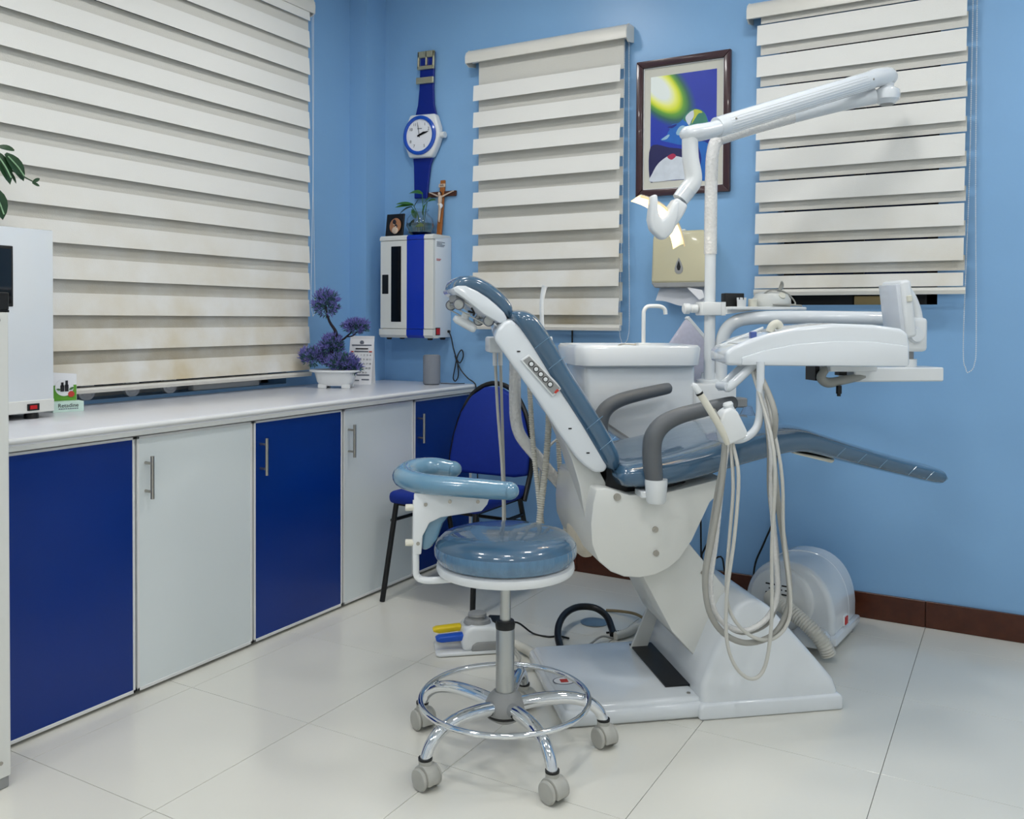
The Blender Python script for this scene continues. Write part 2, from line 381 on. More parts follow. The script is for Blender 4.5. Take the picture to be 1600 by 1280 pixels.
# baseboard tiles
b = BM(); box(b, (.56, -.004, 0), (X1, 0, .10)); bb = struct('baseboard_back', b, 'grout')
for k in range(-5, 5):
    a0, a1 = max(2.64 + TX * k, .6), min(2.64 + TX * (k + 1), X1)
    if a1 - a0 < .02: continue
    t = BM(); box(t, (a0 + .001, -.014, .0005), (a1 - .001, -.002, .1026), .0015, 1); obj('tile', t, 'base', bb, 0)
# ceiling lamps
LAMPS = []
for (x, cx_) in ((.95, 'over the base cabinets'), (2.3, 'along the middle of the room'), (3.7, 'along the right wall')):
    for (y, cy_) in ((-1.1, 'nearest the back wall'), (-2.6, 'in the middle of its row'), (-4.1, 'nearest the front wall')):
        LAMPS.append((x, y, 'round ceiling panel %s, %s' % (cx_, cy_)))
for k, (x, y, lb) in enumerate(LAMPS):
    t = thing('ceiling_light', lb, 'lamp', (x, y, CEIL - .02), 0, 'round ceiling panels')
    b = BM(); lathe(b, [(.155, .02), (.175, .02), (.175, .004), (.168, 0), (.152, 0), (.152, .01)], 40, ring=True); obj('frame', b, 'edge', t)
    b = BM(); lathe(b, [(.152, .012), (.152, .006), (0, .004)], 40)
    em = mat('lamp_diffuser_%d' % k, rgb(255, 255, 255), 0.5, emit=(1.0, 0.985, 0.96, 1), estr=LAMP_POWER); obj('diffuser', b, em, t)

# ------------------------------------------------------------------ base cabinets and worktop
XF, DW, HC = 0.5485, 0.4894, 0.86
b = BM(); prism(b, [(X0 + .001, -2.458), (.57, -2.458), (.57, -.0006), (.001, -.0006), (.001, -.1585), (X0 + .001, -.1585)], HC - .04, HC, .007, 3, plane='xy')
wt = tag(obj('worktop', b, 'top', None, 30), 'long white laminate worktop with rounded front edge over the base cabinets', 'worktop')
b = BM(); tube(b, [(.5685, -2.456, HC - .011), (.5685, -.002, HC - .011)], .0085, 12); obj('edge_bead', b, 'edge', wt, 60)
b = BM(); box(b, (.566, -2.456, HC - .039), (.5735, -.002, HC - .024), .002, 1); obj('edge_moulding', b, 'carcass', wt, 0)
cabs = [('bluedoor', 'blue-fronted base cabinet beside the upright white cabinet, handle hidden'), ('whitedoor', 'white-fronted base cabinet between the two wide blue doors'),
        ('bluedoor', 'blue-fronted base cabinet between the two white doors'), ('whitedoor', 'white-fronted base cabinet next to the blue door at the corner'), ('bluedoor', 'blue-fronted base cabinet at the corner behind the visitor chair')]
for k, (mt, lb) in enumerate(cabs):
    yn = -DW * (5 - k); yf = yn + DW
    if k == 4: yf -= .004
    t = thing('base_cabinet', lb, 'cabinet', (0, yn, 0), 0, 'base cabinets under the worktop')
    b = BM(); box(b, (.004, .001, .022), (XF - .02, yf - yn - .001, HC - .041)); box(b, (.04, .003, 0.0), (XF - .035, yf - yn - .003, .024)); obj('body', b, 'carcass', t, 0)
    dr = BM(); box(dr, (XF - .019, .006, .014), (XF - .001, yf - yn - .006, HC - .048), .001, 1); d = obj('door', dr, mt, t, 0)
    e = BM(); w_ = .008
    for (y0, y1, z0, z1) in ((.004, .004 + w_, .011, HC - .045), (yf - yn - .004 - w_, yf - yn - .004, .011, HC - .045), (.004, yf - yn - .004, .011, .011 + w_ * 1.3), (.004, yf - yn - .004, HC - .045 - w_, HC - .045)):
        box(e, (XF - .0195, y0, z0), (XF + .0012, y1, z1), .0008, 1)
    obj('edge_strip', e, 'edge', d, 0)
    hy = .036 if k else .03
    h = BM(); tube(h, [(XF + .032, hy, .617), (XF + .032, hy, .752)], .0062, 10)
    for z in (.64, .729): tube(h, [(XF - .002, hy, z), (XF + .032, hy, z)], .0045, 8)
    obj('handle', h, 'steel', d)
b = BM(); box(b, (XF - .02, -.004, .01), (XF + .004, -.0005, HC - .04)); tag(obj('filler_strip', b, 'edge', None, 0), 'narrow white upright strip closing the cabinets at the back wall', 'strip')

# upright white cabinet at the left, only its edge in view
t = thing('upright_cabinet', 'tall white metal cabinet edge with ribbed side and black top bracket', 'cabinet', (.741, -2.47, 0))
b = BM(); box(b, (-.6, -.55, .035), (-.004, 0, 1.2), .003, 1); obj('body', b, 'enamel', t, 0)
b = BM()
for y in (-.012, -.052, -.09, -.13, -.2, -.3, -.42): box(b, (-.006, y - .022 if y > -.1 else y - .03, .03), (0.0, y + .01, 1.205), .002, 1)
obj('side_profile', b, 'enamel', t, 0)
b = BM(); box(b, (-.3, -.3, 1.2), (.0, .0, 1.206)); box(b, (-.012, -.25, 1.206), (0, 0, 1.25), .002, 1); obj('top_bracket', b, 'black', t, 0)
for x, y in ((-.04, -.04), (-.56, -.04), (-.04, -.51), (-.56, -.51)):
    b = BM(); box(b, (x - .035, y - .035, 0), (x + .036, y + .036, .036), .003, 1); obj('foot', b, 'grey', t, 0)
b = BM(); cyl(b, (-.001, -.028, 1.18), (.0025, -.028, 1.18), .005, 10); obj('screw', b, 'steel', t)
b = BM(); cyl(b, (-.001, -.028, .07), (.0025, -.028, .07), .005, 10); obj('screw', b, 'steel', t)

# steriliser box on the worktop
t = thing('steriliser', 'tall white steriliser box with dark window and red rocker switch on the worktop', 'steriliser', (.2, -2.0, HC))
b = BM(); box(b, (-.2, -.44, .028), (-.002, 0, .61), .004, 2); obj('body', b, 'gloss', t, 30)
b = BM(); box(b, (-.202, -.441, .02), (0, .001, .062), .003, 1); obj('base_strip', b, 'enamel', t, 0)
b = BM(); box(b, (-.004, -.4, .36), (.001, -.135, .55), .004, 2); wd = obj('window', b, 'black', t, 0)
b = BM(); box(b, (0, -.39, .37), (.002, -.142, .54)); obj('pane', b, 'glassdark', wd, 0)
b = BM(); box(b, (-.002, -.092, .028), (.003, -.052, .05), .001, 1); sw = obj('switch_plate', b, 'black', t, 0)
b = BM(); prism(b, [(-.085, .033), (-.062, .033), (-.062, .045), (-.085, .045)], .0, .006, plane='yz'); obj('rocker', b, 'red', sw, 0)
for x, y in ((-.03, -.06), (-.17, -.06), (-.03, -.38), (-.17, -.38)):
    b = BM(); lathe(b, [(.022, 0), (.022, .012), (.016, .03)], 16, (x, y, 0)); obj('foot', b, 'black', t)
# trailing plant standing on the steriliser
t = thing('trailing_plant', 'trailing plant with dark green pale-veined leaves on the steriliser', 'plant', (.1, -2.33, HC + .61))
b = BM(); lathe(b, [(.05, 0), (.07, .11), (.075, .11), (.075, .125), (.062, .125), (.055, .1), (0, .1)], 24); obj('pot', b, 'white', t)
b = BM(); tube(b, [(0, 0, .1), (.02, .12, .2), (.03, .22, .19), (.04, .297, .16)], .0022, 6, 6); tube(b, [(0, 0, .1), (0, .1, .17), (.01, .18, .13)], .0022, 6, 6); obj('stem', b, 'leafd', t)
for base, d, ln, wd_, dr in (((.03, .13, .245), (.1, .5, -.55), .10, .052, .2), ((.02, .1, .25), (.2, .3, -.6), .11, .05, .2), ((.03, .165, .24), (0, .5, -.7), .075, .016, .5), ((.0, .1, .14), (.1, .35, -.8), .11, .06, .15), ((.03, .16, .26), (.0, -.6, .15), .05, .02, .4), ((.04, .214, .165), (0, .7, .45), .03, .012, 0), ((.04, .212, .163), (0, .7, -.2), .028, .012, 0), ((.02, .15, .195), (.05, .3, -.6), .045, .012, 0), ((.02, .05, .3), (.2, .4, -.5), .1, .05, .2)):
    base = (base[0], base[1] + .083, base[2] - .008)
    b = BM(); leafmesh(b, base, d, ln, wd_, dr, upv=(1, .1, .3)); l = obj('leaf', b, 'leafd', t)
    if ln > .09:
        b = BM(); B0 = Vector(base) + Vector((.004, 0, 0)); D = Vector(d).normalized(); tube(b, [B0 + D * .01, B0 + D * ln * .5 + Vector((.002, 0, 0)), B0 + D * ln * .82 + Vector((-.002, 0, -.004))], .0022, 5, 4); obj('vein', b, 'vein', l)

# leaflet box
t = thing('leaflet_box', 'small printed leaflet box with green back card and bottle picture', 'box', (.062, -1.866, HC), R(-17))
b = BM(); box(b, (-.02, -.052, 0), (.03, .048, .035), .001, 1); obj('tray', b, 'mint', t, 0)
b = BM(); prism(b, [(-.045, .03), (.038, .03), (.038, .128), (-.045, .136)], -.018, -.014, plane='yz'); bk = obj('back_card', b, 'paper', t, 0)
b = BM(); prism(b, [(-.044, .036), (.037, .036), (.037, .09), (-.044, .09)], -.014, -.0128, plane='yz'); obj('green_band', b, 'gbox', bk, 0)
b = BM(); cyl(b, (-.0128, -.003, .082), (-.0112, -.003, .082), .03, 32); cd = obj('round_panel', b, 'paper', t)
b = BM()
for y, h in ((-.016, .012), (-.002, .018)): box(b, (-.0112, y, .068), (-.0095, y + .012, .086 + h * .3)); box(b, (-.0112, y + .002, .086), (-.0095, y + .010, .088 + h))
obj('bottle_picture', b, 'ink', cd, 0)
b = BM(); leafmesh(b, (-.010, .012, .074), (0, .8, .4), .018, .008, 0, (1, 0, 0)); leafmesh(b, (-.010, -.016, .074), (0, -.8, .2), .014, .007, 0, (1, 0, 0)); obj('leaf_picture', b, 'leaf', cd)
b = BM(); cyl(b, (-.0112, .019, .058), (-.0098, .019, .058), .0105, 24); obj('red_dot', b, 'redink', cd)
text('Retadine', .019, 'ink', t, (.0304, -.003, .022), (R(90), 0, R(90)))
b = BM()
for k in range(9): box(b, (.03, -.034 + k * .0072, .0095), (.0308, -.034 + k * .0072 + .0055, .0125))
obj('small_print', b, 'print', t, 0)

# ------------------------------------------------------------------ roller blinds
def chain(bm, pts, pitch=.0075, r=.0029):
    P = spline(pts, 8); acc = 0; last = P[0]; tube(bm, P, .0006, 4)
    tmpl = [(1, 0, 0), (-1, 0, 0), (0, 1, 0), (0, -1, 0), (0, 0, 1), (0, 0, -1)]
    F = [(0, 2, 4), (2, 1, 4), (1, 3, 4), (3, 0, 4), (2, 0, 5), (1, 2, 5), (3, 1, 5), (0, 3, 5)]
    for i in range(1, len(P)):
        seg = P[i] - P[i - 1]; L = seg.length; s = pitch - acc
        while s < L:
            c = P[i - 1] + seg * (s / L); v = [bm.verts.new(c + Vector(k) * r) for k in tmpl]
            for f in F: bm.faces.new([v[k] for k in f])
            s += pitch
        acc = (acc + L) % pitch
    return bm
def band(u0, u1, z0, z1, d0, d1, bow, mapf, th=.0012, n=12):
    """cloth band between heights z0<z1; d0 offset at bottom, d1 at top, bow = bulge in the middle"""
    b = bmesh.new(); g = []
    for s in (0, 1):
        rows = []
        for j in range(4):
            f = j / 3; row = []
            for i in range(n + 1):
                t = i / n; bb_ = bow * math.sin(math.pi * t) * (1 - f)
                row.append(b.verts.new(mapf(u0 + (u1 - u0) * t, d0 + (d1 - d0) * f + bb_ - s * th, z0 + (z1 - z0) * f)))
            rows.append(row)
        g.append(rows)
    for s in (0, 1):
        for j in range(3):
            for i in range(n): b.faces.new((g[s][j][i], g[s][j][i + 1], g[s][j + 1][i + 1], g[s][j + 1][i]))
    for i in range(n):
        for j in (0, 3): b.faces.new((g[0][j][i], g[0][j][i + 1], g[1][j][i + 1], g[1][j][i]))
    for j in range(3):
        for i in (0, n): b.faces.new((g[0][j][i], g[0][j + 1][i], g[1][j + 1][i], g[1][j][i]))
    return b
def blind(name, label, mapf, origin, u0, u1, ztop, headh, tops, wh, zrail, off, bow, sheer_off, chain_u, chain_z, gap_at_bottom, railh=.028, side=.0, cd=.05):
    t = thing(name, label, 'blind', origin, 0, 'zebra roller blinds')
    def mp(u, d, z): return Vector(mapf(u, d, z)) - Vector(origin)
    # head cassette: rounded cover along u
    prof = [(0.0, ztop), (.055, ztop - .002), (.082, ztop - .018), (.092, ztop - headh * .55), (.09, ztop - headh), (.082, ztop - headh), (.08, ztop - headh * .5), (.05, ztop - .012), (0.0, ztop - .012)]
    b = bmesh.new(); A = [b.verts.new(mp(u0 - .042, d, z)) for d, z in prof]; B_ = [b.verts.new(mp(u1 + .03, d, z)) for d, z in prof]
    n = len(prof); b.faces.new(A); b.faces.new(B_[::-1])
    for i in range(n): b.faces.new((A[i], B_[i], B_[(i + 1) % n], A[(i + 1) % n]))
    obj('head_rail', b, 'rail', t, 50)
    for u in (u0 - .042, u1 + .026):
        b = bmesh.new(); A = [b.verts.new(mp(u, d, z)) for d, z in ((0, ztop), (.06, ztop - .002), (.088, ztop - .03), (.088, ztop - headh), (.06, ztop - headh - .012), (0, ztop - headh))]
        B_ = [b.verts.new(v.co + (mp(u + .006, 0, 0) - mp(u, 0, 0))) for v in A]; b.faces.new(A); b.faces.new(B_[::-1])
        for i in range(6): b.faces.new((A[i], B_[i], B_[(i + 1) % 6], A[(i + 1) % 6]))
        obj('end_cap', b, 'rail', t, 0)
    b = bmesh.new(); P0 = mp(u0 - .03, .04, ztop - .04); P1 = mp(u1 + .02, .04, ztop - .04); cyl(b, P0, P1, .022, 16); obj('roller', b, 'cloth', t)
    prev = ztop - .05
    for k, zt in enumerate(tops):
        wh_ = min(wh, zt - zrail - .002)
        obj('fabric_band', band(u0, u1, zt - wh_, zt, off + .006, off, bow * (1 if k > 1 else .4), mp), 'cloth', t, 30)
        lo = zt + (.0085 if gap_at_bottom else -.012); hi = prev + (.02 if gap_at_bottom else sheer_off * .6)
        if hi - lo > .01: obj('sheer_band', band(u0 + side, u1 + .004, lo, hi, off - sheer_off, off - sheer_off, 0, mp), 'sheer', t, 30)
        prev = zt - wh_
    if prev - zrail > .012: obj('sheer_band', band(u0 + side, u1 + .004, zrail - .004, prev + .012, off - sheer_off, off - sheer_off, 0, mp), 'sheer', t, 30)
    b = bmesh.new(); pr = [(off - .012, zrail), (off + .01, zrail - .004), (off + .012, zrail - railh * .5), (off + .008, zrail - railh), (off - .012, zrail - railh)]
    A = [b.verts.new(mp(u0 - .002, d, z)) for d, z in pr]; B_ = [b.verts.new(mp(u1 + .008, d, z)) for d, z in pr]; b.faces.new(A); b.faces.new(B_[::-1])
    for i in range(5): b.faces.new((A[i], B_[i], B_[(i + 1) % 5], A[(i + 1) % 5]))
    obj('bottom_rail', b, 'rail', t, 0)
    b = bmesh.new(); zc = ztop - headh * .6
    for p in (spline([mp(chain_u, cd + 0.000, zc), mp(chain_u - .004, cd + 0.002, (zc + chain_z) / 2), mp(chain_u - .016, cd + 0.000, chain_z + .12), mp(chain_u - .006, cd + 0.000, chain_z + .01), mp(chain_u + .006, cd + -0.005, chain_z), mp(chain_u + .022, cd + -0.010, chain_z + .03), mp(chain_u + .026, cd + -0.014, chain_z + .14), mp(chain_u + .016, cd + -0.018, (zc + chain_z) / 2), mp(chain_u + .012, cd + -0.020, zc)], 1),):
        chain(b, p)
    tag(obj('bead_chain', b, 'white', t, 0), kind='stuff')
    return t
mb = lambda u, d, z: (u, -d, z)
blind('roller_blind', 'narrow off-white zebra blind between the wall clock and the framed painting', mb, (0.98, 0, 1.1), .603, 1.378, 2.512, .072, [2.328 - .1305 * k for k in range(9)], .076, 1.165, .078, .002, .03, 1.386, 1.08, False, .028, .012)
blind('roller_blind', 'off-white zebra blind over the window behind the dental unit', mb, (2.37, 0, 1.25), 1.985, 2.757, 2.508, .075, [2.402 - .129 * k for k in range(9)], .0835, 1.318, .078, .0, .012, 2.775, 1.0, True, .028, .012)
ml = lambda u, d, z: (X0 + d, u, z)
blind('roller_blind', 'wide off-white zebra blind above the worktop and cabinets', ml, (X0, -1.6, .9), -2.78, -.549, 2.735, .085, [2.688 - .1285 * k for k in range(14)], .08, .932, .08, .007, .010, -.528, 1.2, False, .024, .0, .088)

# ------------------------------------------------------------------ wall clock shaped like a wrist watch
t = thing('wall_clock', 'giant wrist-watch wall clock with blue straps and white case', 'clock', (.262, 0, 2.125)); t.rotation_euler = (0, R(2.2), 0)
def strap(n, pts):
    b = BM(); prism(b, pts, -.022, -.008, .003, 1); return obj(n, b, 'strap', t, 30)
strap('upper_strap', [(-.058, .1), (.078, .1), (.06, .16), (.052, .24), (.052, .43), (-.034, .43), (-.036, .24), (-.042, .16)])
strap('lower_strap', [(-.062, -.1), (.068, -.1), (.05, -.15), (.043, -.22), (.036, -.318), (-.044, -.318), (-.05, -.22), (-.054, -.15)])
b = BM()
for (x0, x1, z0, z1) in ((-.045, .057, .4, .432), (-.045, -.036, .345, .43), (.004, .012, .36, .43), (.048, .057, .345, .43), (-.045, .057, .34, .358)): box(b, (x0, -.034, z0), (x1, -.02, z1), .002, 1)
obj('buckle', b, 'brass', t, 30)
b = BM(); box(b, (-.05, -.034, .268), (.056, -.02, .3), .002, 1); obj('strap_loop', b, 'brass', t, 30)
b = BM(); pts = [(-.07, .108), (.085, .108), (.112, .04), (.118, -.01), (.1, -.06), (.072, -.112), (-.068, -.112), (-.098, -.05), (-.104, 0), (-.096, .05)]
prism(b, pts, -.05, -.004, .012, 3); obj('case', b, 'white', t, 40)
cm = align((0, -1, 0))
b = BM(); lathe(b, [(.082, 0), (.1, 0), (.1, .008), (.092, .013), (.082, .01)], 48, (0, -.05, 0), cm, True); obj('bezel', b, 'bezel', t)
b = BM(); lathe(b, [(.083, 0), (.083, .004), (0, .004)], 48, (0, -.05, 0), cm); dl = obj('dial', b, 'paper', t)
for hnum in range(1, 13):
    if hnum in (9, 3, 4, 6, 12): continue
    a = R(90 - 30 * hnum); text(str(hnum), .021, 'ink', dl, (.063 * math.cos(a), -.0545, .063 * math.sin(a)), (R(90), 0, 0))
b = BM(); box(b, (-.014, -.0552, .032), (.014, -.054, .036)); obj('small_print', b, 'print', dl, 0)
for ang, ln, wd in ((67, .042, .008), (72, .062, .005), (-12, .07, .0015)):
    b = BM(); a = R(90 - ang); dv = Vector((math.cos(a), 0, math.sin(a))); s = Vector((-dv.z, 0, dv.x))
    q = [dv * -.012 + s * wd / 2, dv * ln * .7 + s * wd * .7, dv * ln, dv * ln * .7 - s * wd * .7, dv * -.012 - s * wd / 2]
    prism(b, [(p.x, p.z) for p in q], -.058, -.056); obj('hand', b, 'ink', t, 0)
b = BM(); cyl(b, (.112, -.026, 0), (.14, -.026, 0), .016, 16); obj('crown', b, 'white', t)

# ------------------------------------------------------------------ wall-mounted UV cabinet and what stands on it
t = thing('uv_cabinet', 'white wall-mounted steriliser cabinet with a blue vertical stripe and dark glass slot', 'cabinet', (.1, -.166, 1.092))
W_, D_, H_ = .327, .1655, .512
b = BM(); box(b, (0, .02, 0), (W_, D_, H_), .006, 2); obj('body', b, 'gloss', t, 30)
for x0, x1, mt, nm in ((-.002, .168, 'enamel', 'top_cap'), (.273, W_ + .001, 'enamel', 'top_cap'), (.168, .273, 'bluestripe', 'top_stripe')):
    b = BM(); prism(b, [(.018, H_ - .022), (-.002, H_ - .022), (-.002, H_ - .008), (.008, H_ + .002), (D_ * .9, H_ + .002), (D_ * .9, H_ - .004)], x0, x1, 0, plane='yz'); obj(nm, b, mt, t, 0)
for x0, x1, mt, nm in ((-.004, .168, 'enamel', 'bottom_cap'), (.273, W_ + .001, 'enamel', 'bottom_cap'), (.168, .273, 'bluestripe', 'bottom_stripe')):
    b = BM(); prism(b, [(.03, .042), (-.004, .042), (-.004, .012), (.008, -.002), (.05, -.002)], x0, x1, 0, plane='yz'); obj(nm, b, mt, t, 0)
b = BM(); box(b, (0, 0, .044), (W_ - .001, .022, H_ - .024), .002, 1); d = obj('door', b, 'enamel', t, 0)
b = BM(); box(b, (.168, -.0015, .044), (.273, .004, H_ - .024)); obj('stripe', b, 'bluestripe', d, 0)
b = BM(); box(b, (.069, -.002, .078), (.132, .003, .46), .004, 2); obj('glass_slot', b, 'glassdark', d, 0)
b = BM(); box(b, (.012, -.002, .22), (.052, .003, .318), .002, 1); obj('finger_grip', b, 'black', d, 0)
b = BM(); box(b, (W_, .022, .012), (W_ + .003, .06, .05), .001, 1); sw = obj('switch_plate', b, 'black', t, 0)
b = BM(); box(b, (W_ + .002, .027, .016), (W_ + .006, .055, .046), .001, 1); obj('rocker', b, 'red', sw, 0)
b = BM(); cyl(b, (W_, .135, .03), (W_ + .01, .135, .03), .007, 12); obj('cable_gland', b, 'black', t)
for k, (z, wd) in enumerate(((.475, .09), (.468, .06), (.461, .09), (.454, .08), (.39, .05), (.384, .04))):
    b = BM(); box(b, (W_, .03, z), (W_ + .0008, .03 + wd * .8, z + .003)); obj('small_print', b, 'redink' if k > 3 else 'print', t, 0)
for x, y in ((.035, .03), (.29, .03), (.035, .14), (.29, .14)):
    b = BM(); lathe(b, [(.014, 0), (.014, -.008), (.011, -.012)][::-1], 14, (x, y, 0)); obj('foot', b, 'black', t)
TZ = 1.092 + H_ + .002
t = thing('icon_plaque', 'small black plaque with two painted figures leaning on the cabinet top', 'plaque', (.172, -.15, TZ), 0)
mm = Matrix.Rotation(R(-8), 4, 'X')
b = BM(); box(b, (-.055, 0, 0), (.055, .01, .115), .002, 1, mm); obj('board', b, 'black', t, 0)
b = BM(); ball(b, (.01, .0, .052), .036, (1, .1, 1.1), 20, mm.to_3x3()); md = obj('medallion', b, 'skin', t)
b = BM(); ball(b, (.008, -.004, .07), .011, (1, .4, 1.2), 12); ball(b, (.018, -.004, .048), .009, (1, .4, 1.2), 12); obj('figure_heads', b, 'trunk', md)
b = BM(); ball(b, (.006, -.004, .076 - .014), .007, (1, .4, 1.2), 10); ball(b, (.012, -.005, .028), .018, (1.1, .3, 1), 12); ball(b, (.018, -.005, .046), .006, (1, .5, 1.2), 10); obj('figure_robe', b, 'ivory', md)
t = thing('glass_vase', 'round clear glass vase with a green plant standing in water', 'vase', (.292, -.088, TZ))
b = BM(); lathe(b, [(.03, 0), (.06, .015), (.073, .05), (.066, .088), (.042, .115), (.036, .122), (.045, .132), (.043, .132), (.034, .122), (.04, .114), (.063, .087), (.07, .05), (.057, .017), (.02, .004), (0, .004)], 32); obj('bowl', b, 'glass', t)
b = BM(); lathe(b, [(0, .005), (.02, .005), (.0565, .0175), (.0685, .05), (.067, .062), (0, .062)], 28); obj('water', b, 'water', t)
b = BM()
for pts in ([(0, 0, .03), (-.01, .0, .1), (-.03, -.02, .16)], [(.01, 0, .03), (.02, 0, .1), (.02, -.01, .21)], [(-.01, 0, .03), (-.02, .01, .1), (-.04, -.02, .15)], [(.02, 0, .03), (.03, 0, .1), (.05, -.01, .17)]): tube(b, pts, .002, 6, 5)
obj('stem', b, 'leaf', t)
for base, d, ln, wd, dr, mt in (((-.03, -.02, .16), (-1, -.2, .15), .1, .026, .12, 'leaf'), ((-.03, -.02, .155), (-1, -.3, -.05), .1, .03, .05, 'leaf'), ((-.035, -.02, .148), (-1, -.2, -.15), .105, .024, .45, 'leafd'), ((.022, -.01, .21), (-1, -.2, .45), .085, .034, .45, 'leaf'), ((-.02, -.02, .15), (.6, -.3, .6), .05, .022, .1, 'leafd'), ((.05, -.01, .165), (.9, -.3, .35), .06, .028, .3, 'leaf'), ((.03, -.01, .16), (.6, -.2, .5), .06, .026, .2, 'leaf'), ((.03, -.02, .1), (.3, -.2, .7), .07, .028, .1, 'leaf'), ((-.03, -.02, .05), (.2, -.3, .3), .05, .035, .1, 'leaf'), ((.0, -.035, .045), (.9, -.2, .1), .05, .036, .2, 'leaf2'), ((-.02, -.01, .09), (-.1, -.3, .6), .05, .026, .1, 'leaf')):
    b = BM(); leafmesh(b, base, d, ln, wd, dr, upv=(0, -.6, .8)); obj('leaf', b, mt, t)
t = thing('crucifix', 'wooden crucifix with pale figure leaning on the blue wall', 'crucifix', (.374, -.037, TZ)); t.rotation_euler = (R(-7), 0, 0)
b = BM(); box(b, (-.014, -.006, 0), (.014, .006, .29), .002, 1); obj('upright', b, 'wood', t, 0)
b = BM(); box(b, (-.086, -.004, .205), (.086, .0055, .232), .002, 1); obj('crossbar', b, 'woodd', t, 0)
b = BM(); box(b, (-.02, -.009, .252), (.02, -.005, .27), .001, 1); sg = obj('title_plate', b, 'ivory', t, 0); text('INRI', .013, 'ink', sg, (0, -.0095, .261), (R(90), 0, 0))
b = BM()
tube(b, [(0, -.014, .205), (0, -.016, .185), (.001, -.014, .16)], [.009, .0115, .0085], 10, 4); tube(b, [(.001, -.014, .163), (.004, -.017, .13), (.001, -.013, .085), (.002, -.012, .07)], [.0095, .0075, .005, .003], 8, 4)
for s in (-1, 1): tube(b, [(s * .004, -.013, .2), (s * .035, -.011, .213), (s * .066, -.008, .226), (s * .074, -.008, .228)], [.005, .004, .003, .0035], 8, 3)
ball(b, (-.004, -.019, .215), .0085, (1, 1, 1.25), 12); obj('figure', b, 'ivory', t)
b = BM(); ball(b, (-.003, -.0165, .218), .0092, (1.05, .9, 1.2), 12); obj('figure_hair', b, 'trunk', t)
b = BM(); tube(b, [(-.008, -.014, .165), (.01, -.016, .155), (.008, -.018, .14)], [.008, .009, .004], 8, 3); obj('loincloth', b, 'paper', t)

# power lead of the UV cabinet
b = BM(); P = [(.432, -.031, 1.122), (.446, -.03, 1.09), (.455, -.025, 1.04), (.472, -.02, .985), (.492, -.02, .965), (.512, -.02, 1.0), (.502, -.02, 1.03), (.478, -.02, 1.0), (.46, -.02, .93), (.452, -.02, .885), (.466, -.02, .872), (.482, -.02, .9), (.478, -.02, .96), (.462, -.02, 1.0), (.475, -.018, .965), (.5, -.018, .925), (.54, -.018, .888), (.575, -.018, .868), (.587, -.018, .84), (.592, -.018, .72), (.6, -.018, .3), (.61, -.018, .12)]
tube(b, P, .0032, 8, 6); tag(obj('power_lead', b, 'black'), 'black power lead coiled on the wall below the wall-mounted cabinet', 'cable')

# speaker, calendar, bonsai
t = thing('speaker', 'grey fabric-covered upright speaker on the worktop', 'speaker', (.41, -.15, HC))
b = BM(); lathe(b, [(.036, .001), (.043, .006), (.0435, .138), (.04, .1455), (0, .1455)], 36); obj('cover', b, 'speaker', t)
b = BM(); lathe(b, [(.037, .1455), (.037, .1475), (0, .1475)], 32); obj('top_disc', b, 'grey', t)
b = BM(); lathe(b, [(.036, 0), (.036, .004), (0, .004)], 32); obj('base_ring', b, 'black', t)
b = BM(); tube(b, [(.04, .02, .006), (.09, .05, .004), (.13, .1, .004)], .0022, 8, 6); obj('cable', b, 'black', t)
t = thing('desk_calendar', 'white desk calendar tent with rows of dates beside the bonsai', 'calendar', (.098, -.315, HC), R(22))
mm = Matrix.Rotation(R(-14), 4, 'X')
b = BM(); box(b, (-.062, -.001, 0), (.062, .0015, .245), 0, 1, Matrix.Translation((0, -.035, 0)) @ mm); fr = obj('front_sheet', b, 'paper', t, 0)
b = BM(); box(b, (-.06, -.0015, 0), (.06, .0015, .24), 0, 1, Matrix.Translation((0, .045, 0)) @ Matrix.Rotation(R(6), 4, 'X')); obj('back_board', b, 'paper', t, 0)
b = BM(); box(b, (-.06, -.036, 0), (.06, .046, .002)); obj('base_board', b, 'paper', t, 0)
def onsheet(x, z): return (x, -.0362 + z * math.sin(R(14)) - .0012, z * math.cos(R(14)))
RX = (R(90 - 14), 0, 0)
b = BM(); ball(b, onsheet(0, .212), .011, (1, .08, 1), 14); obj('crest', b, 'print', fr)
for (x0, x1, z0, mt) in ((-.055, -.04, .163, 'redink'), (.04, .055, .163, 'redink'), (-.036, .036, .164, 'print'), (-.05, .0, .018, 'print'), (.012, .05, .022, 'print'), (-.05, .05, .045, 'print'), (-.05, .05, .196, 'print'), (-.03, .034, .178, 'ink')):
    b = BM(); p = onsheet(x0, z0); q = onsheet(x1, z0 + .006); box(b, (x0, min(p[1], q[1]) - .0006, p[2]), (x1, max(p[1], q[1]), q[2])); obj('print_bar', b, mt, fr, 0)
dnum = 1
for r_ in range(5):
    for c_ in range(7):
        if r_ == 0 and c_ < 3: continue
        text(str(dnum), .012, 'redink' if c_ in (0,) else 'ink', fr, onsheet(-.048 + c_ * .016, .148 - r_ * .022), RX); dnum += 1
        if dnum > 31: break
t = thing('bonsai', 'artificial purple bonsai in a white footed tray pot on the worktop', 'plant', (.152, -.565, HC), R(28))
b = BM(); n = 28
def ring(b_, a_, c_, z): return [b_.verts.new((a_ * math.copysign(abs(math.cos(2 * math.pi * k / n)) ** .6, math.cos(2 * math.pi * k / n)), c_ * math.copysign(abs(math.sin(2 * math.pi * k / n)) ** .6, math.sin(2 * math.pi * k / n)), z)) for k in range(n)]
rs = [ring(b, .07, .045, .012), ring(b, .085, .058, .03), ring(b, .096, .066, .072), ring(b, .118, .084, .078), ring(b, .12, .085, .086), ring(b, .1, .07, .086), ring(b, .09, .06, .06)]
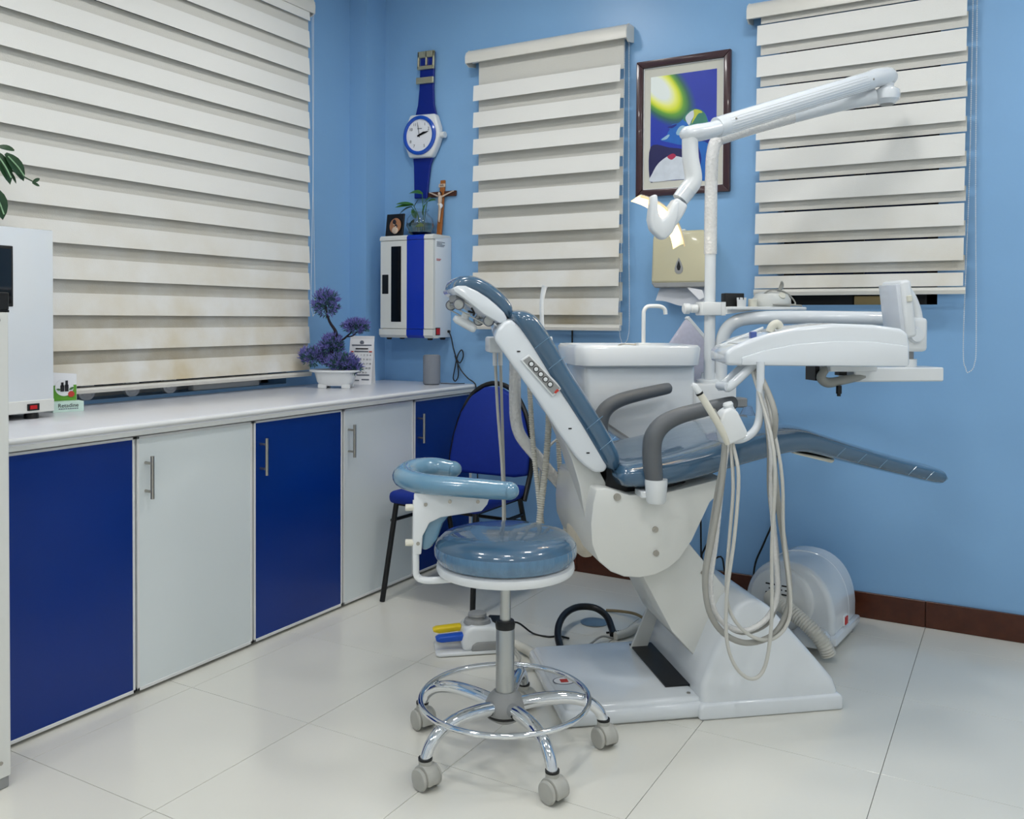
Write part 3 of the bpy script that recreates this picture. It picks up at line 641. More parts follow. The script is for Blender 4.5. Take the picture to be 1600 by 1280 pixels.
for A, B_ in zip(rs[:-1], rs[1:]):
    for k in range(n): b.faces.new((A[k], A[(k + 1) % n], B_[(k + 1) % n], B_[k]))
b.faces.new(rs[0][::-1]); b.faces.new(rs[-1]); obj('pot', b, 'white', t)
for x, y in ((-.055, -.035), (.055, -.035), (-.055, .035), (.055, .035)):
    b = BM(); box(b, (x - .02, y - .012, 0), (x + .02, y + .012, .02), .003, 1); obj('foot', b, 'white', t, 0)
b = BM(); tube(b, [(.03, 0, .06), (.02, 0, .12), (-.02, 0, .17), (-.01, 0, .22), (.0, 0, .26), (-.03, 0, .31), (-.045, 0, .36), (-.05, 0, .42)], [.012, .011, .01, .009, .008, .006, .005, .003], 8, 4)
tube(b, [(-.01, 0, .21), (.03, 0, .225), (.06, .0, .25), (.085, 0, .27)], [.006, .005, .004, .002], 8, 4); tube(b, [(.05, 0, .24), (.08, 0, .245), (.1, 0, .265)], .003, 6, 3); tube(b, [(.0, 0, .13), (-.06, 0, .14), (-.1, 0, .15)], .005, 6, 3); obj('trunk', b, 'trunk', t)
def clump(c, rad, n_, mt, sc):
    b = BM(); rnd = random.Random(int(c[0] * 1e4) + int(c[2] * 1e4) + n_)
    for _ in range(n_):
        v = Vector((rnd.gauss(0, 1), rnd.gauss(0, 1), rnd.gauss(0, 1))).normalized() * rad * rnd.random() ** .4
        base = Vector(c) + Vector((v.x * sc[0], v.y * sc[1], v.z * sc[2])); d = (Vector((v.x, v.y, v.z + rad * .5)).normalized() + Vector((rnd.uniform(-.5, .5), rnd.uniform(-.5, .5), rnd.uniform(-.2, .7)))).normalized()
        ln = rnd.uniform(.015, .03); s = d.cross(Vector((rnd.random(), rnd.random(), 1))).normalized() * .0032
        for q in range(3):
            s2 = Matrix.Rotation(q * 2.1, 3, d) @ s; dd = (d + s2 * 160 * .9).normalized()
            vs = [b.verts.new(base), b.verts.new(base + dd * ln * .5 + s2), b.verts.new(base + dd * ln), b.verts.new(base + dd * ln * .5 - s2)]
            b.faces.new(vs)
    return tag(obj('foliage', b, mt, t, 0), kind='stuff')
for c, rad, sc in (((-.045, 0, .40), .062, (1, .9, .95)), ((.095, 0, .29), .055, (1.15, .9, .5)), ((-.02, 0, .2), .06, (.9, .8, .8)), ((-.1, 0, .15), .055, (1.2, .9, .7)), ((.03, -.01, .12), .065, (1.2, .9, .7)), ((.07, -.02, .1), .04, (1.2, .9, .7))):
    clump(c, rad, 230, 'purple', sc); clump((c[0], c[1] + .002, c[2] - .006), rad * .92, 170, 'green2', sc)

# ------------------------------------------------------------------ framed painting
t = thing('framed_painting', 'framed painting of an upturned blue face under a yellow-green glow', 'picture', (1.646, 0, 2.04))
def frame(bm, w, h, wd, y0, y1, bw=.004):
    o_ = [(-w, -h), (w, -h), (w, h), (-w, h)]; i_ = [(-w + wd, -h + wd), (w - wd, -h + wd), (w - wd, h - wd), (-w + wd, h - wd)]
    for k in range(4): 
        k2 = (k + 1) % 4; prism(bm, [o_[k], o_[k2], i_[k2], i_[k]], y0, y1, bw, 2)
b = BM(); frame(b, .214, .302, .03, -.026, -.002); obj('frame', b, 'maroon', t, 30)
b = BM(); frame(b, .186, .274, .004, -.016, -.004, 0); obj('inner_lip', b, 'ink', t, 0)
b = BM(); frame(b, .183, .271, .003, -.015, -.004, 0); obj('slip', b, 'paper', t, 0)
b = BM(); box(b, (-.184, -.008, -.272), (.184, -.003, .272)); obj('mount', b, 'mount', t, 0)
# print: flat picture, glow painted as rings of colour around a slanting ellipse
pm = bpy.data.materials.new('painting_print'); pm.use_nodes = True; nt = pm.node_tree; bs = nt.nodes['Principled BSDF']; bs.inputs['Roughness'].default_value = .35
tc = nt.nodes.new('ShaderNodeTexCoord'); mp = nt.nodes.new('ShaderNodeMapping'); mp.vector_type = 'TEXTURE'
mp.inputs['Location'].default_value = (-.115, 0, .18); mp.inputs['Rotation'].default_value = (0, R(-42), 0); mp.inputs['Scale'].default_value = (.115, 1, .235)
nt.links.new(tc.outputs['Object'], mp.inputs[0]); ln_ = nt.nodes.new('ShaderNodeVectorMath'); ln_.operation = 'LENGTH'; nt.links.new(mp.outputs[0], ln_.inputs[0])
cr = nt.nodes.new('ShaderNodeValToRGB'); nt.links.new(ln_.outputs['Value'], cr.inputs['Fac'])
el = cr.color_ramp.elements; el[0].position = .28; el[0].color = rgb(232, 240, 236); el[1].position = 1.0; el[1].color = rgb(14, 48, 168)
for pos, c in ((.45, rgb(236, 240, 120)), (.55, rgb(214, 224, 40)), (.66, rgb(96, 160, 50)), (.8, rgb(34, 96, 84))):
    e_ = el.new(pos); e_.color = c
nz = nt.nodes.new('ShaderNodeTexNoise'); nz.inputs['Scale'].default_value = 14; nt.links.new(tc.outputs['Object'], nz.inputs['Vector'])
mx = nt.nodes.new('ShaderNodeMix'); mx.data_type = 'RGBA'; mx.blend_type = 'OVERLAY'; mx.inputs['Factor'].default_value = .12
nt.links.new(cr.outputs[0], mx.inputs['A']); nt.links.new(nz.outputs['Fac'], mx.inputs['B']); nt.links.new(mx.outputs['Result'], bs.inputs['Base Color'])
b = BM(); box(b, (-.15, -.0095, -.236), (.15, -.0075, .23)); pr = obj('print', b, pm, t, 0)
PC = {k: mat('paint_' + k, c, .4, noise=.18, nscale=30) for k, c in dict(blue=rgb(30, 104, 190), pale=rgb(150, 190, 215), navy=rgb(14, 34, 130), dusk=rgb(30, 30, 84), white=rgb(212, 220, 230), lime=rgb(196, 204, 70), teal=rgb(60, 130, 110), rose=rgb(170, 40, 80)).items()}
LV = -.0097
def paint(pts, c):
    global LV
    LV -= .00012; b = BM(); P = spline([(x, 0, z) for x, z in pts], 5, True); prism(b, [(p.x, p.z) for p in P], LV, LV + .0008); obj('painted_shape', b, PC[c], pr, 0)
paint([(-.149, -.08), (-.06, -.09), (.01, -.11), (-.03, -.16), (-.10, -.2), (-.149, -.235)], 'dusk')
paint([(.0, -.06), (.08, -.02), (.148, -.02), (.148, -.235), (.09, -.23), (.05, -.14)], 'navy')
paint([(.07, -.08), (.12, -.1), (.12, -.235), (.075, -.235), (.085, -.15)], 'blue')
paint([(-.103, -.052), (-.075, -.035), (-.068, -.022), (-.06, -.01), (-.066, .0), (-.054, .006), (-.045, .012), (-.02, .014), (.0, .03), (.02, .055), (.05, .068), (.085, .058), (.108, .028), (.118, -.02), (.1, -.06), (.05, -.085), (.0, -.085), (-.06, -.068)], 'blue')
paint([(.0, .03), (.02, .055), (.05, .068), (.085, .058), (.105, .03), (.112, -.01), (.07, .0), (.03, -.002), (.02, .01)], 'teal')
paint([(.012, .035), (.03, .055), (.05, .062), (.058, .05), (.04, .02), (.03, .0), (.02, .01)], 'white')
paint([(.05, .064), (.075, .06), (.088, .048), (.07, .045), (.055, .025), (.04, .005), (.05, .04)], 'lime')
paint([(-.03, -.028), (-.015, -.004), (.005, .0), (.02, -.014), (.01, -.032), (-.02, -.04)], 'pale')
paint([(-.098, -.052), (-.07, -.034), (-.06, -.036), (-.075, -.052)], 'pale')
paint([(-.07, .0), (-.054, .005), (-.03, .01), (-.03, .004), (-.05, -.006)], 'navy')
paint([(-.148, -.235), (-.14, -.2), (-.11, -.155), (-.06, -.125), (-.03, -.13), (.02, -.145), (.06, -.155), (.08, -.2), (.075, -.234), (-.03, -.234)], 'white')
paint([(-.07, -.13), (-.045, -.118), (-.03, -.13), (-.05, -.145)], 'rose')

# ------------------------------------------------------------------ paper towel dispenser
t = thing('towel_dispenser', 'cream wall dispenser with a paper towel hanging out', 'dispenser', (1.67, 0, 1.345))
b = BM(); prism(b, [(-.128, 0), (.128, 0), (.122, .2), (.108, .226), (-.108, .226), (-.122, .2)], -.115, -.001, .014, 3); obj('cover', b, 'cream', t, 40)
b = BM(); prism(b, [(-.128, .006), (.128, .006), (.115, -.018), (-.112, -.018)], -.112, -.001, .004, 1); obj('base_tray', b, 'grey', t, 0)
b = BM(); prism(b, [(x * .5, z * .5 + .065) for x, z in ((0, .09), (.02, .05), (.037, 0), (.034, -.03), (.02, -.046), (0, -.05), (-.02, -.046), (-.034, -.03), (-.037, 0), (-.02, .05))], -.1175, -.113, 0); wn = obj('level_window', b, 'grey', t, 0)
b = BM(); prism(b, [(x * .24, z * .3 + .07) for x, z in ((0, .09), (.02, .05), (.037, 0), (.02, -.046), (0, -.05), (-.02, -.046), (-.037, 0), (-.02, .05))], -.1185, -.117, 0); obj('window_core', b, 'dark', wn, 0)
b = BM(); box(b, (-.012, -.07, .222), (.012, -.05, .236), .003, 1); obj('lock_tab', b, 'white', t, 0)
t = thing('paper_towel', 'white folded paper towel hanging from the cream dispenser', 'paper', (1.67, -.06, 1.335))
b = BM(); nx, nz_ = 14, 6; G = []
for j in range(nz_ + 1):
    row = []
    for i in range(nx + 1):
        u, v = i / nx, j / nz_; x = -.1 - .012 * v + u * (.205 + .01 * v); z = -.004 - v * (.06 + .035 * u) + .004 * math.sin(u * 9)
        row.append(b.verts.new((x, -.005 - v * .03 - .004 * math.sin(u * 7 + v * 3), z)))
    G.append(row)
for j in range(nz_):
    for i in range(nx): b.faces.new((G[j][i], G[j][i + 1], G[j + 1][i + 1], G[j + 1][i]))
bmesh.ops.solidify(b, geom=b.faces[:], thickness=.001); obj('sheet', b, 'paper', t)
b = BM(); prism(b, [(.03, -.005), (.1, -.02), (.112, -.05), (.088, -.062)], -.046, -.0445); obj('fold', b, 'paper', t, 0)

# ------------------------------------------------------------------ dental chair (local frame: x along the chair, y across, z up)
ORG = (1.814, -1.496, 0); CR = R(40)
def cframe(name, label, cat): return thing(name, label, cat, ORG, CR)
ch = cframe('dental_chair', 'reclined dental chair in film-wrapped blue vinyl on a white base', 'dental chair')
b = BM(); box(b, (0, .005, 0), (.44, .52, .05), .018, 3); box(b, (.012, .018, .03), (.43, .505, .062), .014, 3); pl_ = obj('base_plate', b, 'gloss', ch, 40)
b = BM(); lathe(b, [(.028, 0), (.028, .0012), (0, .0012)], 28, (.05, .2, .0615), Matrix.Diagonal((1.25, 1, 1))); bd = obj('badge', b, 'paper', pl_)
b = BM(); lathe(b, [(.026, 0), (.0285, 0), (.0285, .0016), (.026, .0016)], 28, (.05, .2, .0615), Matrix.Diagonal((1.25, 1, 1)), True); obj('badge_ring', b, 'print', bd)
b = BM(); box(b, (.038, .188, .0625), (.062, .212, .0632)); obj('badge_mark', b, 'redink', bd, 0)
b = BM(); cyl(b, (.4, .05, .06), (.4, .05, .064), .006, 10); obj('screw', b, 'steel', pl_)
b = BM(); box(b, (.345, .10, .04), (.52, .46, .0665)); obj('lift_gap_shade', b, 'black', ch, 0)  # solid black block, its colour stands in for the shade in the open gap
b = BM(); prism(b, [(.424, .001), (.424, .10), (.45, .17), (.485, .25), (.53, .33), (.56, .352), (.60, .352), (.64, .325), (.69, .272), (.756, .2), (.81, .14), (.85, .095), (.864, .06), (.868, .001)], .0, .5, .03, 4); pd = obj('pedestal_cover', b, 'gloss', ch, 40)
b = BM(); prism(b, [(.414, 0), (.414, .036), (.424, .05), (.868, .05), (.878, .036), (.878, 0)], -.008, .508, .012, 3); obj('pedestal_skirt', b, 'gloss', pd, 40)
b = BM(); prism(b, [(.272, .41), (.299, .36), (.372, .225), (.478, .11), (.56, .12), (.585, .31), (.42, .505)], .12, .40, .006, 2); la = obj('lift_arm', b, 'enamel', ch, 30)
for a_, z_ in ((.47, .405), (.55, .30)):
    b = BM(); cyl(b, (a_, .121, z_), (a_, .117, z_), .006, 10); obj('screw', b, 'steel', la)
b = BM(); prism(b, [(.34, .06), (.40, .06), (.44, .17), (.40, .2)], .43, .44, .002, 1); obj('hinge_flap', b, 'enamel', ch, 0)
sb_pts = [(.102, .692), (.13, .695), (.206, .672), (.315, .676), (.5, .715), (.49, .672), (.456, .643), (.4, .53), (.36, .475), (.327, .45), (.285, .432), (.237, .425), (.19, .43), (.149, .447), (.11, .48), (.09, .53), (.086, .59), (.092, .65)]
b = BM(); prism(b, sb_pts, .03, .49, .006, 2); sp = obj('seat_bracket', b, 'enamel', ch, 35)
for a_, z_, r_ in ((.283, .568, .009), (.286, .497, .009), (.165, .668, .011)):
    b = BM(); cyl(b, (a_, .032, z_), (a_, .025, z_), r_, 14); cyl(b, (a_, .026, z_), (a_, .0235, z_), r_ * .5, 6); obj('bolt', b, 'steel', sp)
b = BM(); box(b, (.15, .08, .66), (.4, .44, .75), .01, 1); obj('seat_frame', b, 'black', ch, 0)
b = BM(); cushion(b, [(.165, .727), (.24, .728), (.32, .736), (.42, .756), (.52, .781), (.62, .804), (.70, .819), (.76, .82), (.82, .806), (.92, .777), (1.02, .750), (1.12, .724), (1.24, .694)], [.07, .082, .088, .088, .086, .084, .082, .078, .071, .066, .062, .058, .056], -.005, .525, 5, 32, .03, 3.2); st = obj('seat_cushion', b, 'vinyl', ch, 60)
for a_, z_, sl in ((.86, .79, .1), (.93, .77, .1), (1.0, .75, .1), (1.1, .727, .1), (1.16, .71, .08)):
    b = BM(); tube(b, [(a_ - .014, -.0045, z_ - .014), (a_, -.0056, z_), (a_ + .016, -.004, z_ + .012)], .0009, 5, 4); obj('film_crease', b, 'seam', st)
b = BM(); prism(b, [(.735, .785), (.75, .775), (.87, .745), (.88, .755)], .06, .46, .003, 1); obj('leg_support', b, 'dirtywhite', ch, 0)
b = BM(); ball(b, (.135, .3, .51), .05, (.9, 2.6, 1.7), 18); obj('worn_cover', b, 'foam', ch)
b = BM(); prism(b, [(-.045, .925), (.0, .87), (.045, .77), (.07, .69), (.092, .56), (.115, .56), (.165, .668), (.13, .735), (.09, .78), (.03, .84)], .10, .42, .01, 2)
for v in b.verts: v.co.x += (v.co.y - .10) * .12
obj('back_link', b, 'enamel', ch, 35)
b = BM(); prism(b, [(-.196, 1.128), (-.188, 1.158), (-.168, 1.178), (-.146, 1.188), (-.118, 1.163), (-.089, 1.125), (-.011, 1.0), (.067, .886), (.138, .770), (.146, .75), (.134, .735), (.107, .735), (.075, .756), (.048, .782), (-.007, .859), (-.069, .953), (-.136, 1.045)], .06, .46, .016, 3)
for v in b.verts: dy = max(0, v.co.y - .08); v.co.x += dy * .125; v.co.z += dy * .085
bs_ = obj('back_shell', b, 'gloss', ch, 40)
b = BM(); prism(b, [(-.122, 1.070), (-.095, 1.088), (.004, .988), (-.025, .962)], .053, .062, .003, 2); pn = obj('control_panel', b, 'white', bs_, 30)
b = BM(); prism(b, [(-.114, 1.069), (-.096, 1.081), (-.004, .988), (-.025, .970)], .0515, .054); pf = obj('panel_face', b, 'grey', pn, 0)
for k in range(5):
    f = .17 + k * .155; a_ = -.105 + (-.0145 + .105) * f; z_ = 1.075 + (.979 - 1.075) * f
    b = BM(); lathe(b, [(.0062, 0), (.0062, .0015), (.0045, .0025), (0, .0025)], 16, (a_, .0515, z_), cm); bt = obj('button', b, 'white', pf)
    b = BM(); lathe(b, [(.0088, 0), (.0088, .0014), (.0062, .0014), (.0062, 0)], 16, (a_, .0515, z_), cm, True); obj('button_ring', b, 'black', pf)
b = BM(); prism(b, [(-.022, .976), (-.012, .986), (-.006, .981), (-.017, .972)], .0505, .0515); obj('red_mark', b, 'redink', pf, 0)
for a_, z_ in ((-.125, 1.095), (.03, .868), (.085, .795)):
    b = BM(); box(b, (a_ - .006, .0585, z_ - .002), (a_ + .004, .061, z_ + .002)); obj('slot', b, 'black', bs_, 0)
b = BM(); cushion(b, [(-.14, 1.207), (-.1, 1.178), (-.071, 1.141), (-.03, 1.077), (.007, 1.015), (.046, .957), (.085, .897), (.125, .832), (.156, .778), (.176, .735)], [.06, .078, .082, .08, .078, .078, .078, .078, .076, .06], .045, .475, 5, 32, .06, 3.0); bc = obj('back_cushion', b, 'vinyl', ch, 60)
for f in (.18, .32, .72, .86):
    a_ = -.12 + .29 * f; z_ = 1.19 - .44 * f; b = BM(); tube(b, [(a_ - .012, .047, z_ - .006), (a_ + .018, .0445, z_ + .018), (a_ + .04, .06, z_ + .03)], .0009, 5, 4); obj('film_crease', b, 'seam', bc)
hd = obj('headrest_cushion', cushion(BM(), [(-.306, 1.275), (-.285, 1.29), (-.25, 1.292), (-.208, 1.273), (-.17, 1.243), (-.148, 1.215), (-.142, 1.192)], [.035, .05, .055, .056, .054, .05, .04], .115, .405, 5, 28, .035, 2.8), 'vinyl', ch, 60)
b = BM(); prism(b, [(-.313, 1.278), (-.3, 1.286), (-.275, 1.286), (-.241, 1.271), (-.21, 1.252), (-.183, 1.23), (-.160, 1.208), (-.150, 1.190), (-.158, 1.178), (-.173, 1.176), (-.221, 1.203), (-.278, 1.248), (-.308, 1.268)], .108, .412, .008, 2); obj('headrest_shell', b, 'gloss', ch, 40)
for a_, z_ in ((-.290, 1.232), (-.2, 1.183)):
    b = BM(); cyl(b, (a_, .150, z_), (a_, .375, z_), .006, 12); obj('headrest_axle', b, 'alu', ch)
    for y_ in (.148, .36):
        b = BM(); lathe(b, [(.004, .0), (.0155, 0), (.0165, .003), (.0165, .014), (.004, .016)], 24, (a_, y_ + .016, z_), cm); kn = obj('headrest_knob', b, 'alu', ch)
        b = BM(); lathe(b, [(.0145, 0), (.0172, 0), (.0172, .002), (.0145, .002)], 24, (a_, y_ + .001, z_), cm, True); obj('knob_ring', b, 'print', kn)
for y_ in (.156, .368):
    for dz in (.0125, -.0125):
        b = BM(); tube(b, [(-.29 + dz * .5, y_, 1.232 + dz), (-.2 + dz * .5, y_, 1.183 + dz)], .0022, 8); obj('headrest_link', b, 'alu', ch)
b = BM(); prism(b, [(-.298, 1.262), (-.268, 1.248), (-.272, 1.236), (-.296, 1.24)], .17, .35, .002, 1); obj('headrest_mount', b, 'grey', ch, 0)
b = BM(); tube(b, [(-.252, .155, 1.222), (-.243, .155, 1.206), (-.247, .155, 1.198)], .003, 8, 3); tube(b, [(-.262, .155, 1.212), (-.243, .155, 1.206)], .003, 8); obj('lock_screw', b, 'black', ch)
b = BM(); tube(b, [(-.205, .19, 1.192), (-.178, .19, 1.178), (-.14, .19, 1.146)], .0065, 12, 4); obj('headrest_rod', b, 'chrome', ch)
b = BM(); box(b, (-.165, .165, 1.136), (-.138, .29, 1.166), .003, 1, None); obj('rod_clamp', b, 'black', ch, 0)
b = BM(); tube(b, [(-.262, .19, 1.208), (-.268, .19, 1.188)], .012, 12); tube(b, [(-.3, .19, 1.192), (-.29, .19, 1.187), (-.265, .187, 1.174), (-.243, .177, 1.16), (-.236, .175, 1.156)], [.008, .0125, .014, .0125, .008], 12, 4, sq=(1, 1.5)); obj('headrest_lever', b, 'white', ch)
for y_, nm in ((-.012, 0), (.532, 1)):
    b = BM(); tube(b, [(.268, y_, .69), (.259, y_, .76), (.256, y_, .81), (.262, y_, .850), (.288, y_, .884), (.337, y_, .908), (.416, y_, .927), (.495, y_, .943), (.512, y_, .9455), (.519, y_, .946)], [.025, .029, .029, .029, .0275, .0255, .0235, .022, .018, .006], 16, 4, sq=(.95, 1.05)); ar = obj('armrest', b, 'arm', ch, 60)
    b = BM(); lathe(b, [(.024, 0), (.029, .006), (.0335, .062), (.033, .070)], 20, (.27, y_, .655)); box(b, (.225, min(y_, .03) if y_ < .2 else .47, .67), (.262, .05 if y_ < .2 else y_, .69), .003, 1); obj('armrest_sleeve', b, 'white', ar, 40)

# ------------------------------------------------------------------ dental unit: spittoon, pole, shelf, assistant arm
un = cframe('dental_unit', 'white spittoon unit with swan-neck tap, pole and side arm behind the dental chair', 'dental unit')
b = BM(); prism(b, [(.218, 1.03), (.636, 1.03), (.64, .72), (.52, .70), (.42, .715), (.33, .775), (.245, .845), (.222, .9)], .60, .90, .02, 3); obj('body', b, 'gloss', un, 40)
b = BM(); prism(b, [(.222, .868), (.30, .818), (.40, .752), (.40, .746), (.30, .81), (.222, .860)], .597, .61); obj('body_groove', b, 'grey', un, 0)
b = BM()
rs = []
def rrect(b_, x0, x1, y0, y1, z, r_, n_=6):
    out = []
    for cx, cy, a0 in ((x1 - r_, y1 - r_, 0), (x0 + r_, y1 - r_, 90), (x0 + r_, y0 + r_, 180), (x1 - r_, y0 + r_, 270)):
        for k in range(n_ + 1): a = R(a0 + 90 * k / n_); out.append(b_.verts.new((cx + r_ * math.cos(a), cy + r_ * math.sin(a), z)))
    return out
for x0, x1, y0, y1, z, r_ in ((.205, .64, .585, .905, 1.018, .05), (.188, .655, .572, .92, 1.024, .06), (.182, .66, .566, .926, 1.085, .06), (.19, .652, .574, .918, 1.096, .055), (.215, .63, .60, .9, 1.094, .05), (.24, .6, .64, .87, 1.06, .06), (.33, .52, .7, .82, 1.045, .05)):
    rs.append(rrect(b, x0, x1, y0, y1, z, r_))
for A, B_ in zip(rs[:-1], rs[1:]):
    for k in range(len(A)): b.faces.new((A[k], A[(k + 1) % len(A)], B_[(k + 1) % len(A)], B_[k]))
b.faces.new(rs[0][::-1]); b.faces.new(rs[-1]); obj('spittoon_bowl', b, 'gloss', un, 50)
b = BM(); box(b, (.41, .58, 1.088), (.46, .625, 1.105), .004, 2); fb = obj('tap_base', b, 'white', un, 30)
b = BM(); tube(b, [(.435, .6, 1.1), (.435, .6, 1.2), (.437, .6, 1.222), (.45, .6, 1.236), (.478, .6, 1.238), (.5, .6, 1.236), (.515, .6, 1.226), (.518, .6, 1.208)], .0075, 12, 3); obj('swan_neck_tap', b, 'white', fb)
b = BM(); tube(b, [(.41, .61, 1.098), (.37, .62, 1.1), (.352, .635, 1.094), (.35, .64, 1.085)], .003, 8, 3); obj('rinse_spout', b, 'steel', fb)
b = BM(); box(b, (.63, .58, .72), (.79, .76, .955), .012, 2); box(b, (.36, .40, .69), (.5, .66, .74), .006, 1); obj('pole_housing', b, 'white', un, 30)
b = BM(); lathe(b, [(.05, 0), (.05, .012), (.035, .018), (.03, .04)], 24, (.715, .66, .952)); obj('pole_collar', b, 'gloss', un)
b = BM(); cyl(b, (.705, .64, .96), (.705, .64, 1.44), .0205, 20); obj('pole', b, 'gloss', un)
# clamp and utility shelf
b = BM(); box(b, (.66, .605, 1.205), (.755, .675, 1.255), .006, 2); box(b, (.735, .60, 1.205), (.75, .604, 1.255)); cl = obj('shelf_clamp', b, 'white', un, 30)
b = BM(); lathe(b, [(.016, 0), (.016, .022), (.012, .026), (.012, .03), (.02, .032), (.02, .05), (.015, .054), (0, .054)], 14, (.655, .64, 1.23), align((-1, 0, 0))); obj('clamp_knob', b, 'white', cl)
b = BM(); prism(b, [(.75, .555), (1.0, .54), (1.05, .56), (1.07, .61), (1.05, .66), (.98, .68), (.75, .66)], 1.226, 1.238, .004, 2, plane='xy'); prism(b, [(.75, 1.21), (.88, 1.228), (.75, 1.228)], .59, .63, 0); obj('utility_shelf', b, 'white', un, 30)
b = BM(); box(b, (.79, .60, .865), (.84, .66, .9), .004, 1); bh = obj('bottle_holder', b, 'grey', un, 0)
b = BM(); lathe(b, [(.0, .735), (.033, .735), (.036, .745), (.036, .81), (.03, .835), (.018, .86), (.016, .87)], 24, (.84, .6, 0)); obj('water_bottle', b, 'bottle', bh)
# assistant side: wrapped arm, holder, ejector, hoses
b = BM(); tube(b, [(-.045, .55, 1.06), (-.045, .55, .9), (-.04, .55, .83), (-.02, .55, .775), (.04, .55, .702), (.10, .55, .632), (.17, .56, .58), (.3, .58, .68), (.36, .62, .72)], .021, 14, 5); aa = obj('assistant_arm', b, 'wrap', un, 60)
b = BM(); box(b, (-.15, .46, 1.075), (-.105, .56, 1.128), .008, 2); box(b, (-.105, .51, 1.085), (-.03, .56, 1.11), .004, 1); box(b, (.03, .47, 1.08), (.07, .56, 1.13), .006, 2); box(b, (-.03, .52, 1.06), (.07, .56, 1.095), .006, 1); obj('instrument_holder', b, 'white', un, 30)
b = BM(); tube(b, [(.05, .5, 1.09), (.041, .5, 1.14), (.037, .5, 1.2), (.037, .5, 1.25), (.044, .5, 1.29), (.047, .5, 1.302)], [.009, .0075, .0075, .0075, .009, .011], 14, 3); obj('saliva_ejector', b, 'white', un)
b = BM(); lathe(b, [(.013, 0), (.013, .03), (.009, .045)], 14, (.05, .5, 1.06)); obj('ejector_grip', b, 'grey', un)
for x0, xm, x1, yy in ((-.125, -.114, -.096, .5), (-.104, -.097, -.089, .515)):
    b = BM(); tube(b, [(x0, yy, 1.08), (xm, yy, .88), (x1, yy, .65), (x1 + .005, yy, .4), (x1 + .01, yy + .005, .12), (x1 + .06, yy + .0, .02), (.02 + x1, .44, .012), (.1, .46, .012), (.2, .5, .02)], .0052, 8, 5); obj('thin_hose', b, 'hose', un)
    b = BM(); cyl(b, (x0, yy, 1.085), (x0 + .001, yy, 1.03), .008, 12); obj('hose_ferrule', b, 'white', un)
for pts, r_ in (([(-.008, .5, 1.02), (.007, .5, .79), (.026, .5, .615), (.05, .5, .44), (.09, .51, .36), (.13, .52, .42), (.125, .53, .53), (.111, .54, .70), (.106, .55, .88)], .0085), ([(.05, .5, 1.06), (.064, .5, .88), (.053, .49, .70), (.032, .48, .53), (.03, .48, .42), (.08, .49, .33), (.15, .52, .36), (.17, .55, .5), (.2, .58, .68)], .011)):
    b = BM(); corr(b, pts, r_); obj('corrugated_hose', b, 'corr', un, 60)
b = BM(); tube(b, [(.06, .58, .3), (.055, .6, .6), (.07, .6, .7), (.12, .61, .76), (.24, .62, .8)], .0045, 8, 5); obj('loop_hose', b, 'hose', un)
# items on the utility shelf (rest on it: things of their own)
def W(a, b_, z):
    return (ORG[0] + a * math.cos(CR) - b_ * math.sin(CR), ORG[1] + a * math.sin(CR) + b_ * math.cos(CR), z)
SZ = 1.238
t = thing('black_adapter', 'small black box on the utility shelf by the pole', 'box', W(.785, .625, SZ), CR)
b = BM(); box(b, (-.035, -.02, 0), (.04, .02, .05), .003, 2); obj('body', b, 'black', t, 30); b = BM(); tube(b, [(-.035, 0, .012), (-.05, -.0, .008), (-.06, .02, -.02), (-.065, .02, -.06)], .003, 8, 4); obj('cable', b, 'black', t)
t = thing('notched_cup', 'white notched holder cup standing before the black box', 'cup', W(.80, .575, SZ), CR)
b = BM(); lathe(b, [(.0, 0), (.016, 0), (.017, .025), (.013, .025), (.012, .004), (0, .004)], 20); 
for k in range(6):
    a = R(60 * k); box(b, (-.004, -.002, .024), (.004, .002, .033), 0, 1, Matrix.Translation((.015 * math.cos(a), .015 * math.sin(a), 0)) @ Matrix.Rotation(a + R(90), 4, 'Z'))
obj('cup', b, 'white', t)
t = thing('plastic_tumbler', 'short white plastic tumbler on the utility shelf between cup and scaler', 'tumbler', W(.845, .578, SZ), CR)
b = BM(); lathe(b, [(0, 0), (.0165, 0), (.0165, .026), (.014, .029), (0, .029)], 20); obj('body', b, 'dirtywhite', t)
t = thing('scaler', 'aged white domed scaler with cream knob and looped lead on the shelf', 'scaler', W(.935, .61, SZ), CR)
b = BM(); lathe(b, [(0, 0), (.064, 0), (.069, .008), (.067, .03), (.055, .048), (.03, .056), (0, .058)], 32, (0, 0, 0), Matrix.Diagonal((1.1, .75, 1))); obj('body', b, 'enamel', t)
b = BM(); lathe(b, [(.014, 0), (.013, .012), (0, .013)], 16, (.02, -.035, .036), align((0, -.8, .6))); obj('knob', b, 'dirtywhite', t)
b = BM(); tube(b, [(.03, .01, .05), (.045, .01, .08), (.04, .0, .095)], [.007, .008, .004], 10, 3); obj('handpiece', b, 'hosed', t)
b = BM(); tube(b, [(-.06, 0, .02), (-.03, -.03, .058), (.02, -.02, .062), (.065, -.01, .045), (.085, -.02, .012), (.03, -.055, .008), (-.02, -.053, .008), (.08, -.05, .006), (.105, -.03, .004)], .003, 8, 5); obj('lead', b, 'hosed', t)
# printed pouch hanging behind the unit
t = thing('printed_pouch', 'lilac printed plastic pouch propped behind the spittoon bowl', 'pouch', W(.745, .96, .945), CR)
b = BM(); prism(b, [(-.10, .12), (-.012, .245), (.012, .25), (.09, .14), (.1, .0), (-.02, -.06), (-.1, .04)], -.012, .012, .01, 2); obj('sheet', b, 'film', t, 40)
b = BM(); prism(b, [(-.012, .25), (.0, .26), (.1, .15), (.09, .138)], -.013, .013, .003, 1); obj('seal_strip', b, 'white', t, 0)

